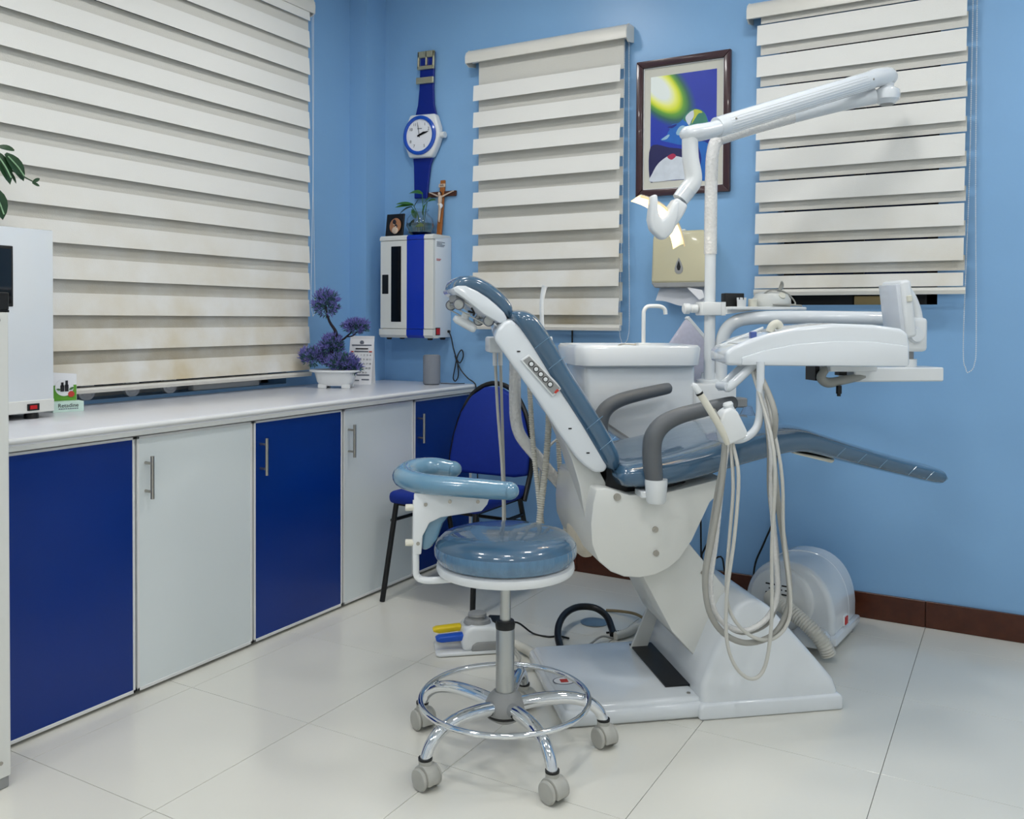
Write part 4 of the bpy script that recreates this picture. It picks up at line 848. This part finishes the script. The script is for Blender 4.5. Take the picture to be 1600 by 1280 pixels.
# ------------------------------------------------------------------ delivery tray on its swing arm
dt = cframe('instrument_tray', 'white overhanging instrument tray with hanging hoses on a bent pipe arm', 'instrument tray')
b = BM(); tube(b, [(.75, .64, .93), (.75, .64, 1.02), (.752, .638, 1.10), (.765, .63, 1.150), (.795, .61, 1.183), (.84, .58, 1.196), (.92, .53, 1.199), (1.02, .45, 1.199), (1.12, .33, 1.197), (1.18, .22, 1.195)], .0245, 20, 4); obj('swing_arm', b, 'gloss', dt, 60)
b = BM(); box(b, (1.13, .10, 1.09), (1.225, .20, 1.20), .014, 3); jt = obj('joint_block', b, 'white', dt, 40)
b = BM(); cyl(b, (1.175, .10, 1.145), (1.175, .085, 1.145), .022, 22); cyl(b, (1.175, .1, 1.145), (1.175, .095, 1.145), .027, 22); obj('joint_cap', b, 'gloss', jt)
b = BM(); cyl(b, (1.18, .15, 1.05), (1.18, .15, 1.095), .022, 20); obj('joint_sleeve', b, 'grey', jt)
b = BM(); cyl(b, (1.18, .15, 1.03), (1.18, .15, 1.065), .032, 24); obj('bearing', b, 'white', dt)
b = BM(); box(b, (.96, .09, .995), (1.275, .19, 1.04), .004, 1); box(b, (.86, .06, 1.03), (1.02, .22, 1.058), .003, 1); obj('support_bar', b, 'white', dt, 30)
for lo_, hi_ in (((.83, .10, 1.0), (.845, .16, 1.058)), ((.92, .11, 1.015), (.945, .14, 1.058))): b = BM(); box(b, lo_, hi_); obj('bracket', b, 'black', dt, 0)
b = BM(); tube(b, [(1.0, .1, 1.012), (.93, .09, 1.003), (.87, .09, .994), (.845, .09, 1.01), (.86, .09, 1.035), (.9, .1, 1.05)], [.010, .014, .016, .015, .012, .008], 10, 4); obj('sleeved_tubes', b, 'hosed', dt)
b = BM(); cyl(b, (.9, .08, .985), (.9, .08, .96), .009, 8); cyl(b, (.9, .08, .965), (.9, .08, .952), .006, 8); obj('drain_nipple', b, 'black', dt)
tp = [(.455, 1.058), (.453, 1.096), (.475, 1.112), (.522, 1.134), (.581, 1.153), (.66, 1.170), (.761, 1.181), (.87, 1.178), (.945, 1.168), (.967, 1.155), (.972, 1.12), (.973, 1.058)]
b = BM(); prism(b, tp, -.08, .2, .012, 3); bd_ = obj('tray_body', b, 'gloss', dt, 40); ta = R(-14); bd_.rotation_euler = (0, 0, ta)
bd_.location = (.5 - (.5 * math.cos(ta) + .08 * math.sin(ta)), -.08 - (.5 * math.sin(ta) - .08 * math.cos(ta)), 0)
b = BM(); prism(b, [(.50, 1.06), (.50, 1.082), (.56, 1.102), (.65, 1.121), (.76, 1.131), (.87, 1.13), (.964, 1.118), (.965, 1.06)], -.086, -.07, .004, 2); obj('side_panel', b, 'gloss', bd_, 40)
b = BM(); prism(b, [(.466, 1.112), (.60, 1.170), (.60, 1.162), (.475, 1.106)], .10, .112, .002, 1); obj('top_rail', b, 'white', bd_, 0)
b = BM(); prism(b, [(.49, 1.1195), (.60, 1.1595), (.60, 1.156), (.49, 1.116)], -.06, .09); obj('tool_mat', b, 'grey', bd_, 0)
b = BM(); box(b, (.53, -.06, 1.132), (.547, -.03, 1.156), .002, 1, None); obj('blue_tab', b, 'deskblue', bd_, 0)
b = BM(); tube(b, [(.585, -.05, 1.155), (.592, -.05, 1.172), (.606, -.05, 1.18), (.615, -.045, 1.17)], .012, 12, 3); obj('tray_knob', b, 'dirtywhite', bd_)
b = BM()
for y_ in (-.06, -.01): tube(b, [(.55, y_, 1.062), (.53, y_, 1.045), (.475, y_, .998), (.462, y_, .995)], .0135, 12, 3)
tube(b, [(.468, -.065, .996), (.468, .0, .996)], .0135, 12); obj('grip_handle', b, 'gloss', dt, 60)
b = BM(); tube(b, [(.549, -.10, 1.07), (.549, -.10, .96), (.548, -.10, .92), (.538, -.105, .886), (.515, -.11, .863), (.485, -.118, .852), (.45, -.125, .85)], .0115, 14, 4); hb = obj('holder_tube', b, 'gloss', dt, 60)
b = BM(); prism(b, [(.40, .905), (.412, .935), (.432, .947), (.452, .937), (.482, .88), (.480, .862), (.428, .842), (.414, .846)], -.165, -.115, .012, 3); hh = obj('handpiece_holder', b, 'white', dt, 45)
b = BM(); lathe(b, [(.013, 0), (.015, .008), (.013, .016), (.015, .024), (.012, .03)], 16, (.44, -.14, .93), align((-.3, 0, 1))); obj('ribbed_cap', b, 'white', hh)
b = BM(); tube(b, [(.425, -.158, .846), (.40, -.168, .89), (.362, -.17, .95), (.335, -.17, .99)], [.008, .010, .0105, .0095], 14, 3); hp = obj('handpiece', b, 'dirtywhite', dt)
b = BM(); tube(b, [(.335, -.17, .99), (.322, -.17, 1.008), (.314, -.17, 1.012)], [.0095, .009, .005], 12, 2); obj('handpiece_tip', b, 'white', hp)
b = BM(); tube(b, [(.338, -.17, .985), (.335, -.17, .99)], .0104, 14); obj('black_ring', b, 'black', hp)
b = BM(); tube(b, [(.40, -.15, .912), (.383, -.155, .94)], .007, 10); obj('metal_coupling', b, 'steel', hp)
HS = [([(.425, .846), (.415, .72), (.389, .576), (.371, .468), (.382, .377), (.425, .311), (.493, .278), (.571, .293), (.613, .346), (.626, .419), (.611, .531), (.586, .679), (.57, .826), (.563, .935), (.556, 1.062)], -.14, .0085, 'hosed', 'hose'),
      ([(.433, .846), (.426, .72), (.409, .557), (.395, .449), (.409, .366), (.454, .318), (.512, .306), (.57, .339), (.599, .402), (.594, .513), (.578, .679), (.562, .862), (.55, 1.062)], -.118, .0082, 'wrap', 'wrapped_hose'),
      ([(.442, .846), (.444, .719), (.434, .574), (.427, .466), (.433, .392), (.463, .336), (.512, .297), (.567, .29), (.61, .328), (.621, .401), (.597, .586), (.575, .789), (.566, 1.062)], -.155, .005, 'hose', 'hose'),
      ([(.448, .846), (.453, .756), (.443, .592), (.422, .429), (.423, .302), (.451, .223), (.499, .187), (.538, .221), (.556, .349), (.554, .551), (.547, .826), (.541, 1.062)], -.17, .0052, 'hose', 'hose'),
      ([(.43, .85), (.42, .7), (.398, .56), (.384, .46), (.394, .385), (.436, .33), (.5, .292), (.575, .312), (.606, .37), (.612, .44), (.602, .55), (.58, .70), (.565, .86), (.56, 1.062)], -.10, .0065, 'hosed', 'hose')]
for pts, y_, r_, mt, nm in HS:
    n_ = len(pts); b = BM(); tube(b, [(p[0], y_ if 0 < i < n_ - 2 else (-.14 if i == 0 else (y_ - .02 + .0 if i == n_ - 2 else -.05)), p[1]) for i, p in enumerate(pts)], r_, 10, 5); obj(nm, b, mt, dt, 60)
# x-ray film viewer at the joint
b = BM(); Mv = Matrix.Translation((1.14, .13, 1.22)) @ Matrix.Rotation(R(-8), 4, 'Y')
box(b, (-.018, -.05, -.085), (.022, .06, .10), .012, 3, Mv); vw = obj('film_viewer', b, 'white', dt, 40)
b = BM(); box(b, (-.032, -.044, -.075), (-.016, .052, .09), .004, 2, Mv); obj('viewer_screen', b, 'viewer', vw, 30)
b = BM(); box(b, (-.004, -.055, .03), (.014, -.048, .05), .002, 1, Mv); obj('viewer_switch', b, 'dirtywhite', vw, 0)
b = BM(); tube(b, [(1.155, .14, 1.30), (1.185, .14, 1.26), (1.205, .14, 1.21), (1.205, .14, 1.17), (1.18, .14, 1.14)], .02, 14, 4); obj('viewer_arm', b, 'white', dt, 60)

# ------------------------------------------------------------------ operating light
ol = cframe('operating_light', 'lit operating light hanging from a folded two-part arm on the pole', 'lamp')
b = BM(); tube(b, [(.705, .64, 1.432), (.705, .64, 1.6), (.706, .64, 1.72), (.709, .64, 1.80), (.722, .638, 1.848), (.75, .634, 1.87)], [.024, .0235, .023, .023, .024, .026], 18, 5); obj('wrapped_post', b, 'wrap', ol, 60)
b = BM(); tube(b, [(.735, .636, 1.864), (.85, .615, 1.902), (1.0, .585, 1.945)], .0285, 18, 4); obj('wrapped_arm', b, 'wrap', ol, 60)
b = BM(); tube(b, [(.99, .587, 1.942), (1.15, .55, 1.984), (1.285, .515, 2.014)], [.0275, .029, .030], 18, 3); obj('lower_arm', b, 'gloss', ol, 60)
b = BM(); lathe(b, [(0, -.034), (.026, -.034), (.044, -.018), (.047, 0), (.044, .016), (.03, .026), (.024, .03), (.024, .04), (0, .04)], 28, (1.325, .5, 2.016)); obj('hinge', b, 'gloss', ol)
b = BM(); lathe(b, [(0, -.036), (.024, -.036), (.024, -.033), (0, -.033)], 20, (1.325, .5, 2.016)); obj('hinge_plug', b, 'grey', ol)
b = BM(); tube(b, [(1.35, .507, 2.076), (1.325, .5, 2.083), (1.27, .487, 2.071), (1.235, .478, 2.058)], [.026, .036, .036, .034], 18, 4, sq=(.95, 1)); obj('upper_hinge', b, 'gloss', ol, 60)
A0, A1 = Vector((1.245, .48, 2.060)), Vector((.585, .312, 1.826)); b = BM(); tube(b, [A0, A1], .034, 24); ua = obj('upper_arm', b, 'gloss', ol, 60)
dv = (A1 - A0).normalized(); sv = dv.cross(Vector((0, 0, 1))).normalized(); uv_ = sv.cross(dv)
b = BM()
for ang in (-60, -45, -30, -15, 0, 15, 30):
    o_ = (sv * math.cos(R(ang)) + uv_ * math.sin(R(ang))) * .0337
    for s_ in (1, -1):
        q = (sv * s_ * math.cos(R(ang)) + uv_ * math.sin(R(ang))) * .0337; tube(b, [A0 + dv * .04 + q, A1 - dv * .04 + q], .0013, 5)
obj('arm_ribs', b, 'white', ua, 0)
b = BM(); ball(b, A0 + dv * .02 - sv * .034, .004, (1, 1, 1), 8); ball(b, A1 - dv * .06 - sv * .034 + uv_ * .01, .004, (1, 1, 1), 8); obj('screw', b, 'steel', ua)
b = BM(); tube(b, [(.6, .315, 1.829), (.56, .307, 1.815), (.51, .3, 1.803), (.47, .3, 1.797), (.455, .3, 1.795)], [.033, .034, .036, .030, .012], 18, 4, sq=(.8, 1)); obj('arm_head', b, 'gloss', ol, 60)
b = BM(); tube(b, [(.487, .3, 1.79), (.49, .3, 1.72), (.5, .3, 1.665), (.497, .3, 1.638), (.478, .3, 1.612)], [.026, .027, .028, .029, .028], 18, 4); obj('drop_tube', b, 'white', ol, 60)
b = BM(); tube(b, [(.48, .3, 1.615), (.455, .3, 1.582)], [.029, .0275], 18); obj('swivel_collar', b, 'gloss', ol, 60)
b = BM(); prism(b, [(.435, 1.588), (.475, 1.562), (.462, 1.535), (.425, 1.478), (.398, 1.452), (.385, 1.47), (.395, 1.53)], .27, .33, .012, 3); lh = obj('lamp_neck', b, 'white', ol, 45)
b = BM(); prism(b, [(.414, 1.565), (.435, 1.572), (.432, 1.52), (.416, 1.47), (.39, 1.447), (.372, 1.45), (.342, 1.478), (.334, 1.51), (.342, 1.588), (.362, 1.592), (.366, 1.53), (.378, 1.512), (.395, 1.525)], .25, .29, .008, 2); obj('lamp_yoke', b, 'white', lh, 45)
# curved reflector sheet behind the bulb
b = BM(); n_ = 14; mI = 10; G = [[], []]
for s_ in (0, 1):
    for i in range(n_ + 1):
        t_ = -1 + 2 * i / n_; row = []
        for j in range(mI + 1):
            v = -1 + 2 * j / mI; al = .40 + .075 * t_; ze = 1.518 - .078 * t_; bul = .038 * (1 - t_ * t_) + .02 * (1 - v * v) - .02
            row.append(b.verts.new((al + (bul + s_ * .004) * .72, .325 + v * .05, ze + (bul + s_ * .004) * .69)))
        G[s_].append(row)
for s_ in (0, 1):
    for i in range(n_):
        for j in range(mI): b.faces.new((G[s_][i][j], G[s_][i + 1][j], G[s_][i + 1][j + 1], G[s_][i][j + 1]))
for i in range(n_):
    for j in (0, mI): b.faces.new((G[0][i][j], G[0][i + 1][j], G[1][i + 1][j], G[1][i][j]))
for j in range(mI):
    for i in (0, n_): b.faces.new((G[0][i][j], G[0][i][j + 1], G[1][i][j + 1], G[1][i][j]))
obj('reflector', b, 'reflector', ol, 60)
em = mat('bulb_glow', rgb(255, 240, 210), .4, emit=(1, .88, .68, 1), estr=260.0)
b = BM(); ball(b, (.383, .335, 1.498), .012, (1, 1.6, 1), 14); obj('bulb', b, em, ol)
b = BM(); box(b, (.372, .28, 1.485), (.392, .322, 1.511), .003, 1); obj('bulb_holder', b, 'white', ol, 0)

# ------------------------------------------------------------------ assistant stool
so = thing('operator_stool', 'round blue film-wrapped stool with chrome ring base and curved body arm', 'stool', (1.725, -1.68, 0))
b = BM(); lathe(b, [(0, .497), (.17, .497), (.186, .501), (.19, .51), (.188, .522), (.17, .53), (0, .53)], 48); obj('seat_pan', b, 'white', so)
b = BM(); lathe(b, [(0, .527), (.168, .527), (.184, .533), (.193, .549), (.194, .565), (.188, .583), (.172, .597), (.14, .606), (.09, .612), (0, .615)], 56); obj('seat_cushion', b, 'vinyl', so, 60)
b = BM(); lathe(b, [(.1845, .532), (.1945, .548), (.1955, .562), (.193, .574), (.1915, .574), (.192, .56), (.190, .548), (.182, .534)], 72, ring=True); obj('gathered_film', b, 'gather', so, 60)
b = BM(); cyl(b, (0, 0, .36), (0, 0, .5), .0148, 20); cyl(b, (0, 0, .465), (0, 0, .499), .022, 20, .03); obj('gas_rod', b, 'alu', so)
b = BM(); lathe(b, [(.0255, .15), (.0255, .345), (.024, .348), (0, .348)], 24); obj('column', b, 'alu', so)
b = BM(); lathe(b, [(.0262, .34), (.0275, .352), (.024, .362), (.015, .362)], 24); obj('collar', b, 'black', so)
b = BM(); lathe(b, [(0, .085), (.03, .085), (.05, .098), (.056, .115), (.054, .135), (.044, .155), (.03, .168), (.025, .168)], 28); hub = obj('hub', b, 'grey', so)
b = BM(); lathe(b, [(.0535, .103), (.0555, .108), (.0535, .113)], 28); obj('hub_ring', b, 'black', hub)
for ang in (-106.5, -34.7, 36.5, 108, 180):
    c, s_ = math.cos(R(ang)), math.sin(R(ang))
    b = BM(); tube(b, [(c * r_, s_ * r_, z_) for r_, z_ in ((.03, .128), (.1, .138), (.17, .140), (.225, .128), (.258, .105), (.274, .078), (.277, .062))], [.019, .0185, .0175, .0165, .0155, .015, .015], 16, 4); lg = obj('leg', b, 'chrome', so, 60)
    k2 = R(-18 + 9 * math.sin(ang)); mc = Matrix.Translation((c * .277, s_ * .277, 0)) @ Matrix.Rotation(k2, 4, 'Z')
    hoodp = [(.006 + .033 * math.cos(R(a_)), .0285 + .033 * math.sin(R(a_))) for a_ in range(-20, 215, 12)]
    b = BM(); prism(b, hoodp, -.019, .019, .003, 2, mtx=mc); cyl(b, mc @ Vector((0, 0, .05)), mc @ Vector((0, 0, .074)), .0175, 16); obj('caster', b, 'lgrey', lg, 40)
    for sd in (-1, 1):
        b = BM(); lathe(b, [(0, 0), (.026, 0), (.0285, .003), (.0285, .007), (.025, .01), (0, .011)], 28, mc @ Vector((.006, sd * .0195, .0286)), (Matrix.Rotation(k2, 3, 'Z') @ align((0, sd, 0)))); obj('wheel', b, 'lgrey', lg)
    b = BM(); cyl(b, (c * .277, s_ * .277, .07), (c * .277, s_ * .277, .076), .0182, 18); obj('caster_ring', b, 'black', lg)
b = BM(); tube(b, [(.231 * math.cos(2 * math.pi * k / 60), .231 * math.sin(2 * math.pi * k / 60), .142 + .007) for k in range(60)], .0075, 12, 0, True); obj('foot_ring', b, 'chrome', so, 60)
# curved body arm
AP = [(-.225, .075, .747), (-.275, .06, .752), (-.305, .015, .752), (-.300, -.05, .748), (-.255, -.108, .744), (-.18, -.135, .742), (-.09, -.128, .742), (.0, -.108, .741), (.062, -.092, .74)]
b = BM(); tube(b, AP, [.027, .031, .033, .033, .033, .032, .031, .030, .027], 18, 5, sq=(.86, 1.1)); ac = obj('body_arm', b, 'vinyl2', so, 60)
for p_ in (AP[0], AP[-1]):
    b = BM(); ball(b, p_, .0275, (1, 1, .88), 16); obj('arm_end', b, 'vinyl2', ac)
b = BM(); d0 = Vector((.84, .5, 0)).normalized(); nrm_ = Vector((.5, -.84, 0)).normalized()
def plate(pts, off, th, bw=.003):
    """flat plate in the vertical plane through d0, standing off along nrm_"""
    mt_ = Matrix((( d0.x, nrm_.x, 0, 0), (d0.y, nrm_.y, 0, 0), (0, 0, 1, 0), (0, 0, 0, 1)))
    t__ = BM(); prism(t__, pts, off, off + th, bw, 2, mtx=Matrix.Translation((-.185, -.15, 0)) @ mt_); return t__
obj('arm_plate', plate([(-.012, .555), (-.012, .72), (.195, .72), (.185, .69), (.17, .672), (.06, .655), (.03, .64), (.012, .605), (.008, .555)], 0, .012), 'white', so, 30)
pt = []
b = BM(); tube(b, [(-.19, -.155, .70), (-.19, -.155, .53), (-.188, -.153, .495), (-.17, -.142, .483), (-.13, -.115, .483), (-.02, -.02, .49)], .0085, 12, 4, sq=(1, 1.2)); obj('arm_bracket', b, 'white', so, 60)
obj('lumbar_pad', plate([(.008, .56), (.03, .565), (.05, .59), (.065, .635), (.09, .665), (.13, .685), (.02, .69), (.006, .66)], -.03, .028, .01), 'vinyl2', so, 40)
for u_, z_ in ((.02, .69), (.085, .698), (.16, .698), (.0, .585)):
    P_ = Vector((-.185, -.15, 0)) + d0 * u_ + nrm_ * .012 + Vector((0, 0, z_)); b = BM(); cyl(b, P_, P_ + nrm_ * .003, .005, 10); obj('screw', b, 'steel', so)
for z_ in (.68, .585):
    P_ = Vector((-.19, -.155, z_)); b = BM(); cyl(b, P_ - d0 * .004, P_ - d0 * .028, .009, 14); obj('knob', b, 'dirtywhite', so)

# ------------------------------------------------------------------ blue visitor chair
vc = thing('visitor_chair', 'blue upholstered visitor chair with black tube frame by the corner', 'chair', (.865, -.6, 0))
b = BM(); box(b, (-.235, -.19, .405), (.215, .24, .458), .022, 4); obj('seat', b, 'bluefab', vc, 45)
b = BM(); pts = [(-.185, .50), (-.19, .56), (-.178, .66), (-.15, .76), (-.1, .84), (-.03, .885), (.04, .888), (.11, .855), (.17, .78), (.205, .68), (.218, .58), (.215, .505), (.15, .492), (-.12, .49)]
mt_ = Matrix.Translation((0, .2, .49)) @ Matrix.Rotation(R(-8), 4, 'X') @ Matrix.Translation((0, 0, -.49)); prism(b, pts, 0, .045, .014, 3, mtx=mt_); bk = obj('backrest', b, 'bluefab', vc, 45)
b = BM(); P = [mt_ @ Vector((x_ * 1.03, .03, z_ + (.012 if z_ > .8 else 0))) for x_, z_ in pts[:12]]; tube(b, [Vector((-.19, .18, .40))] + P + [Vector((.222, .18, .40))], .0115, 12, 3); obj('back_frame', b, 'blackmetal', vc, 60)
for x0, x1, y0, y1 in ((-.205, -.23, -.165, -.229), (.19, .202, -.165, -.205)):
    b = BM(); tube(b, [(x0, y0, .41), (x1, y1, 0)], .0115, 12); obj('leg', b, 'blackmetal', vc)
for x0, x1 in ((-.19, -.2), (.2, .215)):
    b = BM(); tube(b, [(x0, .18, .41), (x1, .3, 0)], .0115, 12); obj('leg', b, 'blackmetal', vc)
b = BM(); tube(b, [(-.215, -.185, .335), (-.192, .2, .335)], .008, 8); tube(b, [(.195, -.185, .335), (.205, .2, .335)], .008, 8); tube(b, [(-.19, .21, .3), (.205, .21, .3)], .008, 8); box(b, (-.21, -.17, .398), (.195, .2, .407)); obj('stretcher', b, 'blackmetal', vc, 0)

# ------------------------------------------------------------------ suction motor by the wall
cp = thing('suction_motor', 'white arched suction motor with ribbed outlet hose by the blue wall', 'machine', (2.215, -.46, 0), R(-6))
AR = [(-.165, .05)] + [(.0015 + .1665 * -math.copysign(abs(math.cos(R(a_))) ** .85, math.cos(R(a_))), .10 + .202 * abs(math.sin(R(a_))) ** .9) for a_ in range(0, 181, 7)] + [(.168, .05)]
b = BM(); prism(b, AR, 0, .30, .022, 4); bd_ = obj('shell', b, 'gloss', cp, 40)
b = BM(); prism(b, [(x_ * 1.004, z_ + .002) for x_, z_ in AR], .19, .196, .002, 1); obj('shell_seam', b, 'gloss', bd_, 40)
b = BM(); box(b, (-.178, -.012, .028), (.18, .312, .06), .008, 2); obj('base_flange', b, 'gloss', cp, 40)
b = BM(); lathe(b, [(.118, 0), (.112, .012), (.095, .018), (.088, .016), (.06, .02), (0, .02)], 40, (-.02, 0, .165), cm); fc = obj('front_cover', b, 'white', cp)
for r_ in range(3):
    for c_ in range(3):
        b = BM(); box(b, (-.075 + c_ * .03 + (r_ % 2) * .012, -.0225, .182 + r_ * .016), (-.055 + c_ * .03 + (r_ % 2) * .012, -.018, .187 + r_ * .016), .001, 1); obj('vent_slot', b, 'black', fc, 0)
for x_, y_ in ((-.14, .03), (.14, .03), (-.14, .27), (.14, .27)):
    b = BM(); lathe(b, [(.02, 0), (.017, .03)], 16, (x_, y_, 0)); obj('foot', b, 'grey', cp)
b = BM(); lathe(b, [(0, .03), (.06, .03), (.066, .04), (.064, .07), (.05, .085), (0, .09)], 28, (.1, -.03, 0), Matrix.Diagonal((1, .7, 1))); obj('motor_foot', b, 'gloss', cp)
b = BM(); corr(b, [(-.06, -.02, .168), (.0, -.065, .162), (.065, -.092, .140), (.12, -.102, .108), (.16, -.1, .066), (.176, -.092, .028)], .0255, .009, .085, 18); obj('outlet_hose', b, 'corr', cp, 60)
b = BM(); box(b, (.165, .12, .065), (.172, .16, .105), .002, 1); sw = obj('switch_plate', b, 'white', cp, 0)
b = BM(); box(b, (.171, .125, .07), (.176, .155, .098), .001, 1); obj('rocker', b, 'red', sw, 0)

# ------------------------------------------------------------------ foot pedal unit
fp = thing('foot_pedal', 'white foot control with yellow and blue pedals and grey knob on the floor', 'foot pedal', (1.165, -1.205, 0), CR)
b = BM(); prism(b, [(0, -.02), (.012, -.032), (.24, -.03), (.25, .1), (.24, .12), (.02, .115), (.004, .1)], .002, .014, .004, 2, plane='xy'); obj('base_plate', b, 'white', fp, 40)
b = BM(); prism(b, [(.095, .012), (.092, .05), (.105, .088), (.13, .098), (.19, .095), (.225, .085), (.24, .04), (.242, .012)], -.022, .11, .014, 3); obj('housing', b, 'white', fp, 45)
b = BM(); prism(b, [(.125, .012), (.128, .035), (.145, .045), (.235, .045), (.242, .012)], -.027, -.01, .006, 2); obj('grip_strip', b, 'grey', fp, 45)
b = BM(); prism(b, [(.02, .052), (.0, .058), (-.004, .066), (.01, .072), (.1, .078), (.1, .058)], .062, .098, .006, 2); obj('yellow_pedal', b, 'yellow', fp, 45)
b = BM(); prism(b, [(.02, .045), (.004, .05), (.0, .058), (.014, .065), (.1, .07), (.1, .048)], -.012, .028, .006, 2); obj('blue_pedal', b, 'pedblue', fp, 45)
b = BM(); lathe(b, [(.05, 0), (.045, .012), (.03, .016), (.03, .022), (.034, .026), (.032, .034), (0, .037)], 28, (.155, .045, .094)); obj('selector_knob', b, 'grey', fp)
b = BM(); prism(b, [(.2, .05), (.21, .09), (.26, .085), (.27, .04)], .05, .13, .004, 1); obj('cable_box', b, 'black', fp, 30)
b = BM(); corr(b, [(.24, .0, .04), (.28, -.02, .03), (.32, -.06, .02), (.335, -.12, .02), (.34, -.18, .02), (.36, -.21, .022)], .017, .008, .04, 14); obj('hose', b, 'corr', fp, 60)
b = BM(); tube(b, [(.26, .1, .06), (.32, .14, .05), (.38, .14, .006), (.43, .1, .004), (.47, .1, .004), (.5, .06, .008)], .0035, 8, 5); obj('cable', b, 'black', fp)

# ------------------------------------------------------------------ floor hoses, drain, loose cables
b = BM(); lathe(b, [(0, .0005), (.052, .0005), (.054, .003), (.048, .004), (0, .0035)], 36, (1.51, -.615, 0)); tag(obj('floor_drain', b, 'alu'), 'round metal floor drain cover behind the black hose', 'drain')
b = BM(); tube(b, [(1.59, -1.02, .016), (1.555, -.985, .016), (1.49, -.89, .03), (1.452, -.80, .045), (1.437, -.71, .055), (1.455, -.64, .06), (1.51, -.605, .055), (1.57, -.63, .04), (1.62, -.695, .02), (1.645, -.74, .014)], .013, 14, 5); tag(obj('black_hose', b, 'black', None, 60), 'thick black hose arched over the floor drain', 'hose')
b = BM(); corr(b, [(1.655, -.745, .014), (1.68, -.70, .016), (1.70, -.63, .02), (1.735, -.56, .02), (1.80, -.51, .016)], .015, .01, .08, 14); tag(obj('ribbed_hose', b, 'corr', None, 60), 'white ribbed hose on the floor joining the black hose', 'hose')
b = BM(); tube(b, [(1.50, -.47, .006), (1.56, -.475, .014), (1.63, -.49, .02), (1.68, -.51, .012), (1.70, -.54, .006)], .006, 8, 5); tag(obj('brown_tube', b, 'brown', None, 60), 'short brownish tube end lying behind the floor drain', 'tube')
b = BM(); tube(b, [(1.60, -.70, .003), (1.68, -.62, .004), (1.80, -.5, .003), (1.9, -.44, .003), (2.02, -.3, .003)], .004, 8, 5); tag(obj('floor_cable', b, 'black', None, 60), 'thin black cable running across the floor beside the ribbed hose', 'cable')
b = BM(); tube(b, [(1.65, -.75, .006), (1.62, -.79, .02), (1.60, -.85, .006), (1.60, -.93, .006), (1.62, -.98, .006)], .004, 8, 5); tag(obj('grey_tube', b, 'hosed', None, 60), 'thin grey tube from the ribbed hose towards the chair base', 'tube')
for k, (pts, lb) in enumerate((([(1.742, -.02, .70), (1.745, -.02, .4), (1.75, -.02, .14), (1.76, -.03, .004), (1.8, -.06, .004)], 'straight black cable dropping down the blue wall behind the chair'),
    ([(1.86, -.03, .62), (1.845, -.025, .45), (1.815, -.02, .3), (1.77, -.03, .2), (1.755, -.03, .16), (1.775, -.03, .13), (1.84, -.03, .17), (1.86, -.03, .1), (1.9, -.03, .05), (2.0, -.05, .004)], 'looped black cable on the wall behind the hanging hoses'),
    ([(2.07, -.02, .80), (2.065, -.02, .45), (2.06, -.02, .36), (2.02, -.02, .25), (1.985, -.02, .16), (1.975, -.025, .06), (1.97, -.03, .004)], 'black cable hanging on the wall between the hoses and the suction motor'))):
    b = BM(); tube(b, pts, .004, 8, 5); tag(obj('wall_cable', b, 'black', None, 60), lb, 'cable')
b = BM(); tube(b, [(1.115, -.012, 1.2), (1.116, -.012, .95), (1.118, -.012, .7), (1.12, -.012, .4), (1.12, -.02, .11)], .004, 8, 4); tag(obj('wall_cable', b, 'black', None, 60), 'straight black cable dropping from under the narrow blind', 'cable')
